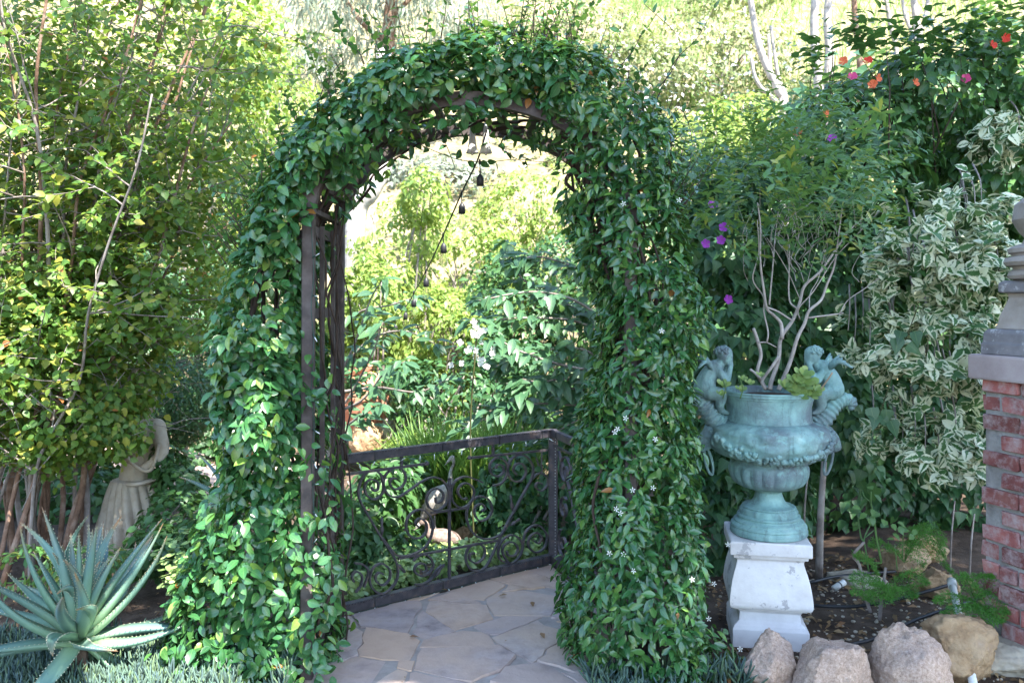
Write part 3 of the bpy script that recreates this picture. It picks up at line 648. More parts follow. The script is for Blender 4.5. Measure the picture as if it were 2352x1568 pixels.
def put_flower(me, p, n, th, name='flower'):
    o = bpy.data.objects.new(name, me); q = Vector(n).to_track_quat('Z', 'Y').to_matrix().to_4x4()
    o.matrix_basis = Matrix.Translation(p) @ q @ Matrix.Rotation(random.uniform(0, 6), 4, 'Z'); col.objects.link(o); o.parent = th; o.matrix_parent_inverse = parent_inv(th); return o
jf = flower_mesh('flower', 5, .0125, .42, M['white_petal'], .05, .35)
for (x, y) in ((1432, 468), (1418, 985), (1412, 992), (1505, 1008), (1453, 1125), (1415, 1168), (1425, 1178), (1432, 1272), (1400, 1270), (1672, 1250), (1628, 1420), (1560, 460), (1455, 1310), (1500, 1120), (1437, 960), (1590, 1330), (1520, 760), (1700, 1490), (1640, 1340)):
    put_flower(jf, W(x, y, 3.29 if x < 1620 else 3.5), (rng.normal(0, .3), -1, .3 + rng.normal(0, .2)), vr)

# ------------------------------------------------------------------ bells and string lights under the arch
for x, dx, lb in ((1085, -.0, 'left one of the two white bells hanging under the arch top'), (1116, 0, 'right one of the two white bells hanging under the arch top')):
    p = W(x, 352, 3.9); h = PX(72, 3.9); b = thing('hanging_bell', lb, 'bell', p, 'white bells under the arch')
    prof = [(.041, 0), (.038, .006), (.030, .022), (.024, .045), (.020, .075), (.016, .105), (.008, .13), (.001, .137)]
    prof = [(r * .74, z * h / .137) for r, z in prof] ; inn = [(r - .003, z - .002) for r, z in reversed(prof[:-1])]
    mb = MB(); mb.add(*lathe(prof, 20, p)); mb.build('bell_body', M['ceramic'], b)
    MB().add(*ball(p + Vector((0, 0, -.004)), .007)).build('clapper', M['ceramic'], b)
    MB().add(*tube([p + Vector((0, 0, h)), p + Vector((0, 0, h + .10))], .002, 5)).build('cord', M['cable'], b)
sl = thing('string_lights', 'black festoon cable of clear bulbs slung from the arch to the bushes', 'string lights', W(1100, 365, 3.9))
cab = [(1118, 300, 3.85), (1096, 370, 3.95), (1062, 440, 4.15), (1020, 535, 4.5), (985, 610, 5.0), (955, 665, 5.6), (935, 700, 6.2), (905, 735, 6.9), (880, 752, 7.4), (862, 758, 7.8)]
pts = cr([W(*q) for q in cab], 6); MB().add(*tube(pts, .0042, 6)).build('cable', M['cable'], sl)
sock = lathe([(.002, 0), (.009, -.008), (.017, -.022), (.0175, -.058), (.014, -.060)], 12); bul = lathe([(.011, 0), (.012, -.012), (.020, -.034), (.0225, -.052), (.019, -.07), (.009, -.08), (.002, -.082)], 14)
sm = MB().add(*sock).mesh('socket', M['cable']); bmz = MB().add(*bul).mesh('bulb', M['glass'])
for (x, y, Y, dz) in ((1102, 372, 3.93, .055), (1060, 444, 4.17, .045), (1018, 540, 4.53, .04), (978, 622, 5.1, .04), (950, 672, 5.7, .04), (931, 704, 6.3, .04), (908, 733, 6.85, .04), (893, 745, 7.1, .04), (868, 757, 7.7, .04)):
    p = W(x, y, Y); MB().add(*tube([p, p + Vector((.002, 0, -dz))], .003, 5)).build('drop_wire', M['cable'], sl)
    MB().add(*ball(p, (.006, .006, .016))).build('clip', M['cable'], sl)
    o = attach(bpy.data.objects.new('socket', sm), sl); o.matrix_basis = Matrix.Translation(p + Vector((.002, 0, -dz)))
    o2 = attach(bpy.data.objects.new('bulb', bmz), sl); o2.matrix_basis = Matrix.Translation(p + Vector((.002, 0, -dz - .058)))
fl = thing('fairy_lights', 'thin green fairy light wire wound up the left post', 'fairy lights', (XL + .03, YF, 0))
pts = [(XL + .03 + .005 * math.sin(z * 19), YF - .026 + .004 * math.sin(z * 31), z) for z in np.linspace(.15, 1.95, 60)]
MB().add(*tube(pts, .0022, 4)).build('wire', M['green_wire'], fl)
for z in (.34, .45, .58, .72, .83, .93, 1.06, 1.18, 1.3, 1.46, 1.62, 1.78):
    d = Vector((rng.uniform(.4, 1), -.5, rng.normal(0, .4))).normalized(); p = Vector((XL + .032, YF - .028, z)); MB().add(*tube([p, p + d * .018], .0035, 6)).build('bulb_base', M['green_wire'], fl); MB().add(*tube([p + d * .018, p + d * .04], [.003, .0016], 6)).build('fairy_bulb', M['lamp'], fl)

# ------------------------------------------------------------------ wrought iron railing
rl = thing('iron_railing', 'black wrought iron scroll railing round the flagstone platform', 'railing', (P1.x, P1.y, 0))
dirv = (P1 - P0).normalized(); rn = Vector((dirv.y, -dirv.x, 0))
def RP(zx, zy):
    x = 790.3 + zx * .3; y = 978.4 + zy * .3; k = (x - HX) / F
    # X = k Y on the line P0 + s dir
    s = (k * P0.y - P0.x) / (dirv.x - k * dirv.y); Y = P0.y + s * dirv.y
    return Vector((P0.x + s * dirv.x, Y, EYE - (y - HY) / F * Y))
def rail(a, b, z, wd, name):
    """rail with hammered rope edge: short notched blocks along the arris"""
    a = Vector(a); b = Vector(b); L = (b - a).length; n = int(L / .016); d = (b - a) / n; pts = []
    MB().add(*beam(a + Vector((0, 0, z)), b + Vector((0, 0, z)), .046, wd)).build(name, M['iron'], rl, False)
    nn = Vector((d.y, -d.x, 0)).normalized(); mb = MB()
    for i in range(n):
        c = a + d * (i + .5) + Vector((0, 0, z + (.019))) + nn * (wd / 2); dd = d.normalized()
        mb.add(*tube([c - dd * .005 - Vector((0, 0, .004)), c + dd * .005 + Vector((0, 0, .004))], .0042, 5))
    mb.build('rope_edge', M['iron'], rl)
    for t in (.12, .42, .70, .93):
        c = a.lerp(b, t) + Vector((0, 0, z)); MB().add(*bar([c - dd * .003, c + dd * .003], (0, 0, 1), .0, .0) if False else beam(c - dd * .004, c + dd * .004, .05, wd + .004)).build('tie', M['cable'], rl, False)
rail(P0, P1, .795, .036, 'top_rail'); rail(P0, P1, .035, .04, 'bottom_rail'); rail(P1, P2, .795, .036, 'top_rail'); rail(P1, P2, .035, .04, 'bottom_rail')
me = bevelled(MB().add(*beam((P1.x, P1.y, -.02), (P1.x, P1.y, .815), .055, .055)).mesh('corner_post', M['iron'], False), .004, 1); attach(bpy.data.objects.new('corner_post', me), rl)
SC = [
 ([(300, 440), (280, 370), (230, 338), (160, 365), (118, 450), (115, 550), (200, 710), (290, 860), (380, 1000), (412, 1090), (395, 1190), (310, 1278), (225, 1250), (195, 1170), (225, 1080), (290, 1050), (350, 1100), (345, 1170), (300, 1215), (250, 1190), (240, 1150), (265, 1120), (300, 1130)], 1),
 ([(300, 440), (295, 510), (230, 560), (170, 520), (160, 450), (205, 405), (255, 430), (258, 480), (225, 495), (210, 465)], 1),
 ([(400, 400), (365, 400), (350, 440), (385, 480), (440, 465), (472, 400), (445, 330), (385, 320), (320, 370), (302, 450), (340, 525), (410, 540), (500, 490), (590, 425), (680, 390), (755, 415), (800, 500), (780, 590), (720, 640), (655, 625), (632, 550), (665, 490), (720, 478), (760, 520), (745, 570), (705, 585), (700, 545)], 1),
 ([(940, 550), (905, 555), (870, 500), (900, 445), (955, 440), (995, 500), (965, 590), (890, 622), (830, 570), (822, 480), (860, 410), (930, 385), (990, 400), (1060, 430)], 1),
 ([(1050, 650), (1078, 625), (1050, 592), (1005, 615), (998, 670), (1035, 722), (1095, 705), (1132, 640), (1105, 560), (1040, 535), (975, 570), (938, 660), (950, 750), (1000, 830), (1080, 862), (1170, 845), (1230, 790), (1290, 670), (1370, 520), (1435, 400), (1445, 310), (1400, 235), (1330, 220), (1268, 270), (1252, 350), (1290, 415), (1355, 415), (1392, 350), (1365, 290), (1315, 290), (1295, 335), (1320, 370)], 1),
 ([(1140, 455), (1210, 430), (1250, 350), (1235, 270), (1170, 240), (1118, 290), (1125, 360), (1180, 382), (1222, 345), (1210, 300), (1175, 295), (1160, 325)], 1),
 ([(1430, 410), (1490, 360), (1550, 385), (1558, 445), (1510, 495), (1468, 465), (1480, 432), (1515, 440)], 1),
 ([(1290, 665), (1230, 780), (1170, 905), (1095, 1060), (1035, 1105), (965, 1090), (932, 1020), (950, 935), (1015, 897), (1072, 930), (1070, 1000), (1015, 1045), (965, 1025), (962, 980), (1000, 968)], 1),
 ([(1248, 950), (1275, 920), (1318, 930), (1318, 985), (1262, 1000), (1215, 955), (1230, 895), (1290, 868), (1345, 915)], 0),
 ([(1245, 955), (1260, 990), (1310, 985), (1330, 930), (1285, 885), (1225, 910), (1215, 970), (1270, 1050), (1340, 1000), (1368, 910), (1330, 850), (1275, 832), (1210, 875), (1180, 950), (1195, 1020), (1270, 1052)], 1),
 ([(1460, 880), (1490, 895), (1512, 850), (1470, 815), (1420, 850), (1412, 920), (1470, 965), (1535, 925), (1552, 830), (1480, 755), (1395, 800), (1368, 900)], 1),
 ([(600, 1120), (630, 1100), (610, 1050), (555, 1060), (540, 1110), (590, 1145), (650, 1120), (682, 1060), (645, 990), (575, 985), (530, 1030)], 1),
 ([(545, 1210), (610, 1205), (670, 1165), (700, 1110), (750, 1060)], 1),
 ([(570, 770), (545, 740), (575, 705), (625, 735), (630, 800), (590, 850), (520, 850), (478, 790), (482, 710), (540, 648), (610, 642), (665, 700), (678, 790), (640, 900), (560, 965), (470, 992), (400, 985), (360, 940), (290, 850)], 1),
 ([(75, 1190), (60, 1150), (90, 1110), (135, 1140), (130, 1210), (90, 1270)], 1), ([(150, 1230), (185, 1120), (150, 1060), (80, 1045)], 1),
]
for pl, ok in SC:
    if not ok: continue
    pts = cr([RP(*q) for q in pl], 5); MB().add(*bar(pts, rn, .0085, .018)).build('scroll', M['iron'], rl, False)
for a, b, wd in (((20, 368), (632, 286), .013), ((960, 242), (1560, 182), .013), ((440, 150), (440, 300), .013), ((1140, 90), (1140, 218), .013), ((806, 395), (806, 1165), .014), ((415, 1012), (1180, 872), .011), ((665, 662), (955, 622), .011)):
    MB().add(*bar([RP(*a), RP(*b)], rn, wd, .014)).build('bar', M['iron'], rl, False)
for q in ((632, 286), (960, 242)): MB().add(*ball(RP(*q), (.014, .014, .012))).build('finial', M['iron'], rl)
MB().add(*tube(cr([RP(806, 470), RP(806, 430), RP(812, 395)], 3), [.006, .01, .012, .011, .009, .006, .002], 8)).build('bud', M['iron'], rl)
for a, b in (((1290, 650), (1275, 520)), ((1270, 760), (1350, 705)), ((290, 840), (290, 690)), ((400, 1050), (470, 1120)), ((690, 1160), (770, 1050))):
    pa, pb = RP(*a), RP(*b); MB().add(*tube([pa, pa.lerp(pb, .35), pa.lerp(pb, .6), pa.lerp(pb, .85), pb], [.004, .013, .006, .010, .002], 6)).build('leaf_casting', M['iron'], rl)
d2 = (P2 - P1); n2 = Vector((d2.y, -d2.x, 0)).normalized()
def R2(s, z): return P1 + d2 * s + Vector((0, 0, z))
def spir(c0, c1, r, a0, turns, sg=1, n=26):
    return [R2(c0 + (r * (1 - .8 * i / n)) * math.cos(a0 + sg * turns * 2 * math.pi * i / n) / d2.length, c1 + (r * (1 - .8 * i / n)) * math.sin(a0 + sg * turns * 2 * math.pi * i / n)) for i in range(n + 1)]
for c0, c1, r, a0, tn, sg in ((.22, .60, .10, 0, 1.4, 1), (.42, .55, .09, 3, 1.4, -1), (.2, .38, .07, 1, 1.4, 1), (.18, .16, .09, 2, 1.5, 1), (.42, .17, .10, 1, 1.5, -1), (.68, .2, .11, 2, 1.5, 1), (.7, .55, .12, 0, 1.5, -1)):
    MB().add(*bar(spir(c0, c1, r, a0, tn, sg), n2, .0085, .018)).build('scroll', M['iron'], rl, False)
MB().add(*bar(cr([R2(.1, .7), R2(.3, .5), R2(.45, .3), R2(.75, .1)], 6), n2, .0085, .018)).build('scroll', M['iron'], rl, False)
MB().add(*bar([R2(.03, .72), R2(.97, .72)], n2, .012, .014)).build('bar', M['iron'], rl, False)
rf = thing('fairy_lights', 'fairy light wire with tiny bulbs strung along the iron railing', 'fairy lights', (P1.x, P1.y, .02))
for z0, amp in ((.77, .006), (.012, .005)):
    pts = [P0.lerp(P1, t) + rn * .024 + Vector((0, 0, z0 - amp * abs(math.sin(t * 22)))) for t in np.linspace(.02, .98, 60)]; MB().add(*tube(pts, .0018, 4)).build('wire', M['green_wire'], rf)
    for i in range(2, 60, 4):
        d = Vector(rng.normal(0, .5, 3)) + Vector((0, 0, -1)); d.normalize(); p = pts[i]; MB().add(*tube([p, p + d * .012, p + d * .032], [.003, .003, .0014], 5)).build('fairy_bulb', M['lamp'] if i % 8 else M['green_wire'], rf)
mb = MB()
for i in range(1, 40): mb.add(*ball(Vector((P1.x + .012, P1.y - .029, .04 + i * .019)), (.0016, .0016, .004), 5, 4))
mb.build('fairy_bulb', M['lamp'], rf)['kind'] = 'stuff'

# ------------------------------------------------------------------ pedestal and verdigris urn
UX, UY = 1.243, 3.97
ped = thing('pedestal', 'square white painted plaster pedestal under the verdigris urn', 'pedestal', (UX, UY, 0))
kz = lambda y: EYE - ((1280 + y / 4.052) * .9408 - 690) / F * 3.8
prof = [(.158, -.03), (.158, kz(1060)), (.150, kz(1020)), (.128, kz(985)), (.125, kz(905)), (.133, kz(880)), (.133, kz(868)), (.150, kz(862)), (.150, kz(852))]
me = bevelled(MB().add(*loft_sq([(h_ * 1.09, z_) for h_, z_ in prof], (UX - .012, UY, 0), R(-10))).mesh('plinth', M['plaster'], False), .003, 2); attach(bpy.data.objects.new('plinth', me), ped)
body = [(.155, kz(851)), (.166, kz(838)), (.171, kz(810)), (.172, kz(770)), (.170, kz(720)), (.166, kz(650)), (.160, kz(570)), (.152, kz(500)), (.144, kz(440)), (.139, kz(400)), (.138, kz(375)), (.146, kz(352))]
me = MB().add(*loft_sq([(h_ * 1.09, z_) for h_, z_ in body], (UX - .012, UY, 0), R(-10))).mesh('die', M['plaster'], False); attach(bpy.data.objects.new('die', bevelled(me, .004, 2)), ped)
cap = [(.153, kz(351)), (.155, kz(325)), (.155, kz(316)), (.167, kz(314)), (.1685, kz(300)), (.1685, .472), (.163, .477)]
me = bevelled(MB().add(*loft_sq([(h_ * 1.09, z_) for h_, z_ in cap], (UX - .012, UY, 0), R(-10))).mesh('cap', M['plaster'], False), .003, 2); attach(bpy.data.objects.new('cap', me), ped)
urn = thing('garden_urn', 'large verdigris bronze urn with cherubs and ring-holding ram heads on a white pedestal', 'urn', (UX, UY, .477))
K = .000683; uc = Vector((UX, UY, .479))
def uz(y): return (1462 - y) * K
UP = [(258, 1461), (266, 1455), (266, 1430), (258, 1418), (256, 1412), (262, 1406), (258, 1394), (244, 1384), (240, 1378), (240, 1370), (232, 1364), (218, 1358), (212, 1348), (218, 1340), (214, 1330), (200, 1324), (196, 1300), (190, 1288), (182, 1282), (186, 1276), (180, 1268), (150, 1262), (120, 1246), (104, 1222), (94, 1192), (90, 1172), (100, 1166), (106, 1158), (104, 1150), (168, 1141)]
MB().add(*lathe([(r * K, uz(y)) for r, y in UP], 56, uc, lambda r, z, a: r * (1 + (.035 * math.cos(a * 16) if uz(1322) < z < uz(1286) else (.012 * math.cos(a * 30) if z > uz(1245) and z < uz(1165) else 0))))).build('foot', M['bronze'], urn, 'auto')
BP = [(165, 1140), (205, 1126), (236, 1108), (255, 1080), (266, 1045), (270, 1010), (268, 985), (262, 970), (250, 960), (240, 948), (240, 940)]
def gad(r, z, a):
    t = min(1, max(0, (z - uz(1135)) / (uz(1090) - uz(1135)))) * min(1, max(0, (uz(975) - z) / (uz(975) - uz(1000)))); return r * (1 + .055 * t * (abs(math.cos(a * 10)) - .5))
MB().add(*lathe([(r * K, uz(y)) for r, y in BP], 120, uc, gad)).build('gadrooned_bowl', M['bronze'], urn, 'auto')
SP = [(240, 939), (262, 930), (312, 918), (352, 900), (390, 872), (413, 838), (424, 800), (426, 770), (420, 738), (406, 712), (376, 692), (336, 678), (298, 668)]
def shl(r, z, a):
    p = Vector((math.cos(a) * r, math.sin(a) * r, z)); return r * (1 + .05 * mnoise.noise(p * 24) + .035 * mnoise.noise(p * 55))
MB().add(*lathe([(float(np.interp(t, range(len(SP)), [q[0] for q in SP])) * K, uz(float(np.interp(t, range(len(SP)), [q[1] for q in SP])))) for t in np.linspace(0, 12, 37)], 110, uc, shl)).build('shoulder', M['bronze'], urn)
NP = [(300, 667), (294, 655), (289, 610), (290, 570), (297, 530), (304, 506), (311, 502), (312, 494), (317, 490), (321, 480), (318, 474), (322, 468), (324, 460), (318, 454), (304, 455), (300, 470), (296, 500), (290, 510), (0.1, 512)]
MB().add(*lathe([(r * K, uz(y)) for r, y in NP], 64, uc)).build('neck', M['bronze'], urn, 'auto')
MB().add(*lathe([(292 * K, uz(508)), (200 * K, uz(492)), (1 * K, uz(484))], 24, uc)).build('potting_soil', M['soil'], urn)
gl = MB(); random.seed(3)
for half in (-1, 1):
    for i in range(240):
        t = random.random(); th = -math.pi / 2 + (t - .5) * 2 * 1.25
        sag = 720 + 195 * math.cos((t - .5) * math.pi * .95) ** .8
        y = sag + random.gauss(0, 13 + 12 * math.cos((t - .5) * math.pi)); r = float(np.interp(-y, [-q[1] for q in SP], [q[0] for q in SP])) + 6
        a = th if half < 0 else th + math.pi
        gl.add(*ball(uc + Vector((r * K * math.cos(a), r * K * math.sin(a), uz(y))), random.uniform(.008, .017), 6, 4))
gl.build('garland', M['bronze'], urn)['kind'] = 'stuff'
def side(s, x, y, d=0.0): return uc + Vector((s * (x - 650) * K, d, uz(y)))
for s in (1, -1):
    pts = cr([side(s, 985, 700), side(s, 1040, 655), side(s, 1090, 590), side(s, 1140, 540), side(s, 1195, 520), side(s, 1240, 545), side(s, 1235, 598)], 14); n = len(pts)
    rr = [float(np.interp(i / n, [0, .3, .6, .85, 1], [.050, .043, .034, .026, .008])) * (1 + .10 * math.sin(i * .95)) for i in range(n)]
    MB().add(*tube(pts, rr, 14)).build('horn_handle', M['bronze'], urn)
    hd = [('b', side(s, 1045, 775), (.048, .05, .05)), ('t', [side(s, 1055, 765), side(s, 1095, 795), side(s, 1128, 838), side(s, 1140, 860)], [.044, .036, .026, .020]), ('b', side(s, 1146, 868), (.014, .019, .013)), ('t', [side(s, 1085, 850), side(s, 1125, 882)], [.022, .012]),
          ('b', side(s, 1092, 778, -.028), .011), ('b', side(s, 1092, 778, .028), .011), ('t', [side(s, 1000, 850), side(s, 1045, 800)], .034), ('t', [side(s, 1060, 740, -.03), side(s, 1085, 735, -.05)], [.012, .004]), ('t', [side(s, 1060, 740, .03), side(s, 1085, 735, .05)], [.012, .004])]
    for d in (-1, 1):
        cp_ = [side(s, 1050 + 46 * (1 - .09 * i) * math.cos(2.2 + i * .75), 795 - 52 * (1 - .09 * i) * math.sin(2.2 + i * .75), d * (.045 + .004 * i)) for i in range(9)]
        q_ = cr(cp_, 6); MB().add(*tube(q_, [.015 * (1 - .8 * j / len(q_)) * (1 + .12 * math.sin(j * 1.9)) for j in range(len(q_))], 8)).build('curled_horn', M['bronze'], urn)
    fused('ram_head', hd, .006, M['bronze'], urn, 2)
    MB().add(*tube([side(s, 1095 + 24 * math.sin(a) * (1 - .0), 960 - 95 * math.cos(a), 0) + Vector((s * -.014 * (1 - math.cos(a)), 0, 0)) for a in np.linspace(0, 2 * math.pi, 33)], .0068, 8)).build('ring', M['bronze'], urn)
    ch = [('b', side(s, 958, 212), (.038, .040, .044)), ('b', side(s, 935, 245), (.022, .026, .022)), ('b', side(s, 968, 190), (.043, .043, .034)), ('b', side(s, 912, 238), (.008, .008, .010)),
          ('t', [side(s, 985, 270), side(s, 1000, 300)], .020), ('t', [side(s, 1030, 300), side(s, 1085, 370), side(s, 1105, 450)], [.042, .046, .056]),
          ('b', side(s, 1090, 465), (.055, .060, .042)),
          ('t', [side(s, 1012, 318, -.035), side(s, 965, 388, -.045), side(s, 925, 268, -.02)], [.020, .017, .013]), ('t', [side(s, 1012, 318, .035), side(s, 975, 380, .045), side(s, 930, 270, .02)], [.020, .017, .013]),
          ('t', [side(s, 1080, 470, -.035), side(s, 1000, 480, -.045), side(s, 1010, 560, -.035), side(s, 985, 600, -.03), side(s, 950, 612, -.03)], [.036, .030, .022, .015, .010]),
          ('t', [side(s, 1080, 470, .035), side(s, 1010, 485, .045), side(s, 1020, 565, .035), side(s, 995, 605, .03), side(s, 960, 615, .03)], [.036, .030, .022, .015, .010])]
    c = fused('cherub', ch, .0065, M['bronze'], urn, 3)
    for d in (-1, 1):
        wg = MB()
        for i in range(5): wg.add(*tube([side(s, 1055, 310, d * .025), side(s, 1085 + i * 8, 262 - 6 * i, d * (.04 + .006 * i)), side(s, 1120 + i * 16, 200 + 22 * i, d * (.055 + .012 * i))], [.012, .014, .004], 6))
        wg.build('wing', M['bronze'], c)
    hr = MB()
    for i in range(60):
        v = Vector(rng.normal(0, 1, 3)).normalized(); v.z = abs(v.z) * .9; v.x = v.x if v.x * s > -.4 else -v.x
        hr.add(*ball(side(s, 968, 192) + Vector((v.x * .043, v.y * .043, v.z * .034)), rng.uniform(.006, .010), 6, 4))
    hr.build('curly_hair', M['bronze'], c)

# ------------------------------------------------------------------ shrub growing in the urn
us = thing('potted_shrub', 'bare stemmed fine leaved shrub growing in the verdigris urn', 'shrub', (UX, UY, 1.15))
def Z8(x, y, Y=None): return W((1700 + x / 3.484) * .9408, (480 + y / 3.484) * .9408, UY if Y is None else Y)
def branch(pl, r0, r1, th, name='branch', mat='bark_pale', y0=0.0, y1=0.0, root=True):
    n = len(pl); pts = cr([Z8(x, y, UY + y0 + (y1 - y0) * i / (n - 1)) for i, (x, y) in enumerate(pl)], 5)
    MB().add(*tube(pts, np.linspace(r0, r1, len(pts)) * .72, 8)).build(name, M[mat], th)
branch([(625, 1640), (640, 1568), (700, 1380), (720, 1200), (820, 1050), (880, 900), (920, 760), (1050, 640), (1180, 460), (1290, 300), (1420, 180)], .0165, .005, us, y1=.1)
branch([(700, 1640), (730, 1568), (800, 1400), (860, 1200), (920, 1080), (960, 970), (1060, 880), (1110, 750), (1170, 600), (1200, 400), (1240, 100)], .0155, .004, us, y0=-.02, y1=-.08)
branch([(590, 1640), (560, 1568), (640, 1450), (700, 1360)], .011, .010, us, y0=-.02)
branch([(730, 1210), (720, 1080), (660, 1010), (600, 950), (575, 800), (545, 560), (545, 250), (520, 50)], .013, .004, us, y1=-.12)
branch([(600, 1640), (520, 1500), (550, 1350), (520, 1220), (485, 1120)], .012, .011, us, y0=.03, y1=.0)
branch([(530, 1240), (600, 1240), (680, 1280)], .005, .003, us); branch([(600, 1240), (610, 1150), (575, 980), (570, 850), (480, 700), (530, 480), (520, 200)], .006, .003, us, y1=-.1)
branch([(460, 1470), (500, 1500), (560, 1560)], .008, .010, us, y0=-.05)
branch([(620, 920), (650, 600), (670, 350), (700, 100)], .006, .003, us, y1=.15); branch([(950, 1030), (1110, 1010), (1250, 990)], .006, .005, us, y1=.08); branch([(1220, 990), (1290, 880), (1420, 790), (1560, 690)], .004, .002, us, y0=.06, y1=.1)
branch([(850, 950), (790, 870), (790, 600), (790, 400), (760, 280), (700, 150)], .006, .003, us, y1=.05); branch([(600, 940), (700, 980), (810, 1050)], .007, .006, us)
branch([(880, 870), (780, 640), (680, 470), (600, 350)], .003, .002, us, y1=-.1); branch([(915, 720), (860, 580), (720, 430)], .0028, .002, us, y1=.1); branch([(960, 960), (970, 820), (1040, 690), (1100, 450)], .004, .002, us, y1=.14)
branch([(880, 1040), (870, 950), (1000, 800), (1180, 520), (1350, 340), (1560, 120)], .005, .002, us, y0=0, y1=-.15)
for i in range(44):
    x, y = rng.uniform(400, 1400), rng.uniform(100, 640); branch([(x, y + 100), (x + rng.normal(0, 40), y), (x + rng.normal(0, 90), y - 220)], .0025, .0012, us, y0=rng.normal(0, .1), y1=rng.normal(0, .18), name='twig')
def sprigs(centres, nper, ln, size, up=.8, outv=.5, key='fine', axis0=None):
    PP, AA_, NN, SS = [], [], [], []
    for (p, d) in centres:
        d = Vector(d).normalized(); q = p.copy() if isinstance(p, Vector) else Vector(p); dd = d.copy(); a0 = rng.uniform(0, 6)
        for i in range(nper):
            dd = (dd + Vector(rng.normal(0, .08, 3))).normalized(); q = q + dd * ln / nper; sd_ = dd.orthogonal().normalized(); an = a0 + i * 2.4; e = (Matrix.Rotation(an, 3, dd) @ sd_)
            t = i / nper; ax = (e + dd * (.5 + .7 * t)).normalized(); nn = (dd * .9 - e * .5 + Vector((0, 0, .4))).normalized(); PP.append(q.copy()); AA_.append(ax); NN.append(nn); SS.append(size * rng.uniform(.6, 1.15))
    return np.array(PP), np.array(AA_), np.array(NN), np.array(SS)
cen = []
for (x, y, rx, ry, n) in ((1640, 440, 110, 100, 50), (1780, 400, 150, 110, 95), (1920, 430, 120, 100, 75), (1700, 330, 110, 60, 40), (1850, 310, 130, 70, 50), (1600, 520, 70, 60, 20), (1850, 520, 150, 70, 55), (1980, 500, 60, 60, 20), (1740, 560, 70, 50, 14), (1900, 590, 70, 40, 14)):
    for _ in range(int(n * .56)):
        p = W(x + rng.normal(0, rx * .72), y + rng.normal(0, ry * .6), UY + rng.normal(0, .25)); cen.append((p, (rng.normal(0, .5), rng.normal(-.2, .5), rng.uniform(.3, 1.2))))
P, A, N, S = sprigs(cen, 14, .17, .066); foliage(us, 'fine', P, A, N, S, M['fine'], 290)
jd = thing('jade_plant', 'pale green succulent rosettes spilling over the urn rim', 'succulent', (UX + .1, UY - .12, 1.15))
def rosettes(th, spots, nl, size, key='paddle', mat='succ', stem=True):
    for (p, sz) in spots:
        for i in range(nl):
            a = i * 2.4 + rng.uniform(0, .4); t = i / nl; ax = Vector((math.cos(a), math.sin(a), .25 + 1.1 * t)).normalized(); nn = Vector((-math.cos(a) * (.3 + t), -math.sin(a) * (.3 + t), 1))
            tm_ = Matrix.Rotation(R(48), 3, 'X'); ax = tm_ @ ax; nn = tm_ @ nn
            leaf_parts(th, key, np.array([p]), np.array([ax]), np.array([nn]), np.array([sz * (1 - .45 * t)]), M[mat])
sp = [(W(x, y, UY - .16), s) for x, y, s in ((1815, 905, .05), (1845, 890, .055), (1835, 915, .045), (1860, 915, .04), (1800, 895, .04), (1840, 868, .045), (1870, 905, .036), (1825, 885, .05))]
rosettes(jd, [(p + Vector((0, -.02, .015)), s_ * 1.25) for p, s_ in sp], 10, .04)
jd2 = thing('jade_plant', 'small sprigs of succulent at the left side of the urn rim', 'succulent', (UX - .15, UY - .1, 1.15))
sp = [(W(x, y, UY - .12), s) for x, y, s in ((1700, 895, .035), (1720, 880, .03), (1705, 870, .028), (1660, 885, .042), (1745, 862, .026), (1655, 905, .03))]; rosettes(jd2, sp, 7, .03)
for (x, y, Y) in ((1700, 915, 3.83), (1660, 915, 3.8)): MB().add(*tube(cr([W(x, y, Y), W(x + 6, y - 22, Y), W(x, y - 45, Y)], 3), .003, 5)).build('stem', M['rose'], jd2)
MB().add(*tube(cr([W(1870, 912, 3.83), W(1895, 880, 3.75), W(1912, 855, 3.72)], 3), .004, 5)).build('stem', M['litter_stem'], jd)

# ------------------------------------------------------------------ brick pillar with cap and finial
A0 = Vector((2.18, 3.80, 0)); D1 = Vector((.29, -.957, 0)).normalized(); D2 = Vector((.957, .29, 0)).normalized(); PS = .42
bp = thing('brick_pillar', 'weathered red brick gate pillar with a pinkish cast stone cap', 'pillar', A0 + D1 * PS / 2 + D2 * PS / 2)
rotz = math.atan2(D2.y, D2.x); RM = Matrix.Rotation(rotz, 3, 'Z'); pc = A0 + D1 * PS / 2 + D2 * PS / 2
MB().add(*box(pc + Vector((0, 0, .59)), (PS - .022, PS - .022, 1.26), RM)).build('mortar_core', M['mortar'], bp, False)
CH = .0844; random.seed(5)
def brick(c, L, ax, z):
    other = Vector((0, 0, 1)).cross(ax); V, Fc = box((0, 0, 0), (L, .095, CH - .016)); me = MB().add(V, Fc).mesh('brick', M['brick_o'] if random.random() < .05 and z < 1.0 else M['brick'], False)
    bevelled(me, .005, 1)
    for v in me.vertices: v.co += Vector((random.gauss(0, .0034), random.gauss(0, .0034), random.gauss(0, .0028)))
    o = attach(bpy.data.objects.new('brick', me), bp); an = math.atan2(ax.y, ax.x) + random.gauss(0, .012); o.matrix_basis = Matrix.Translation(c + Vector((0, 0, z))) @ Matrix.Rotation(an, 4, 'Z')
for i in range(15):
    z = -.01 + i * CH + CH / 2
    for face in range(4):
        ax, nn, st = [(D1, -D2, A0), (D2, D1, A0 + D1 * PS), (-D1, D2, A0 + D1 * PS + D2 * PS), (-D2, -D1, A0 + D2 * PS)][face]
        s = 0.0 if (i + face) % 2 == 0 else .1
        end = PS - (.1 if (i + face + 1) % 2 == 0 else 0)
        while s < end - .03:
            L = min(random.choice([.2, .2, .2, .095]), end - s)
            if L > .035: brick(st + ax * (s + L / 2) - nn * .043 + nn * random.uniform(-.003, .007), L - .014, ax, z)
            s += L
top = 1.235
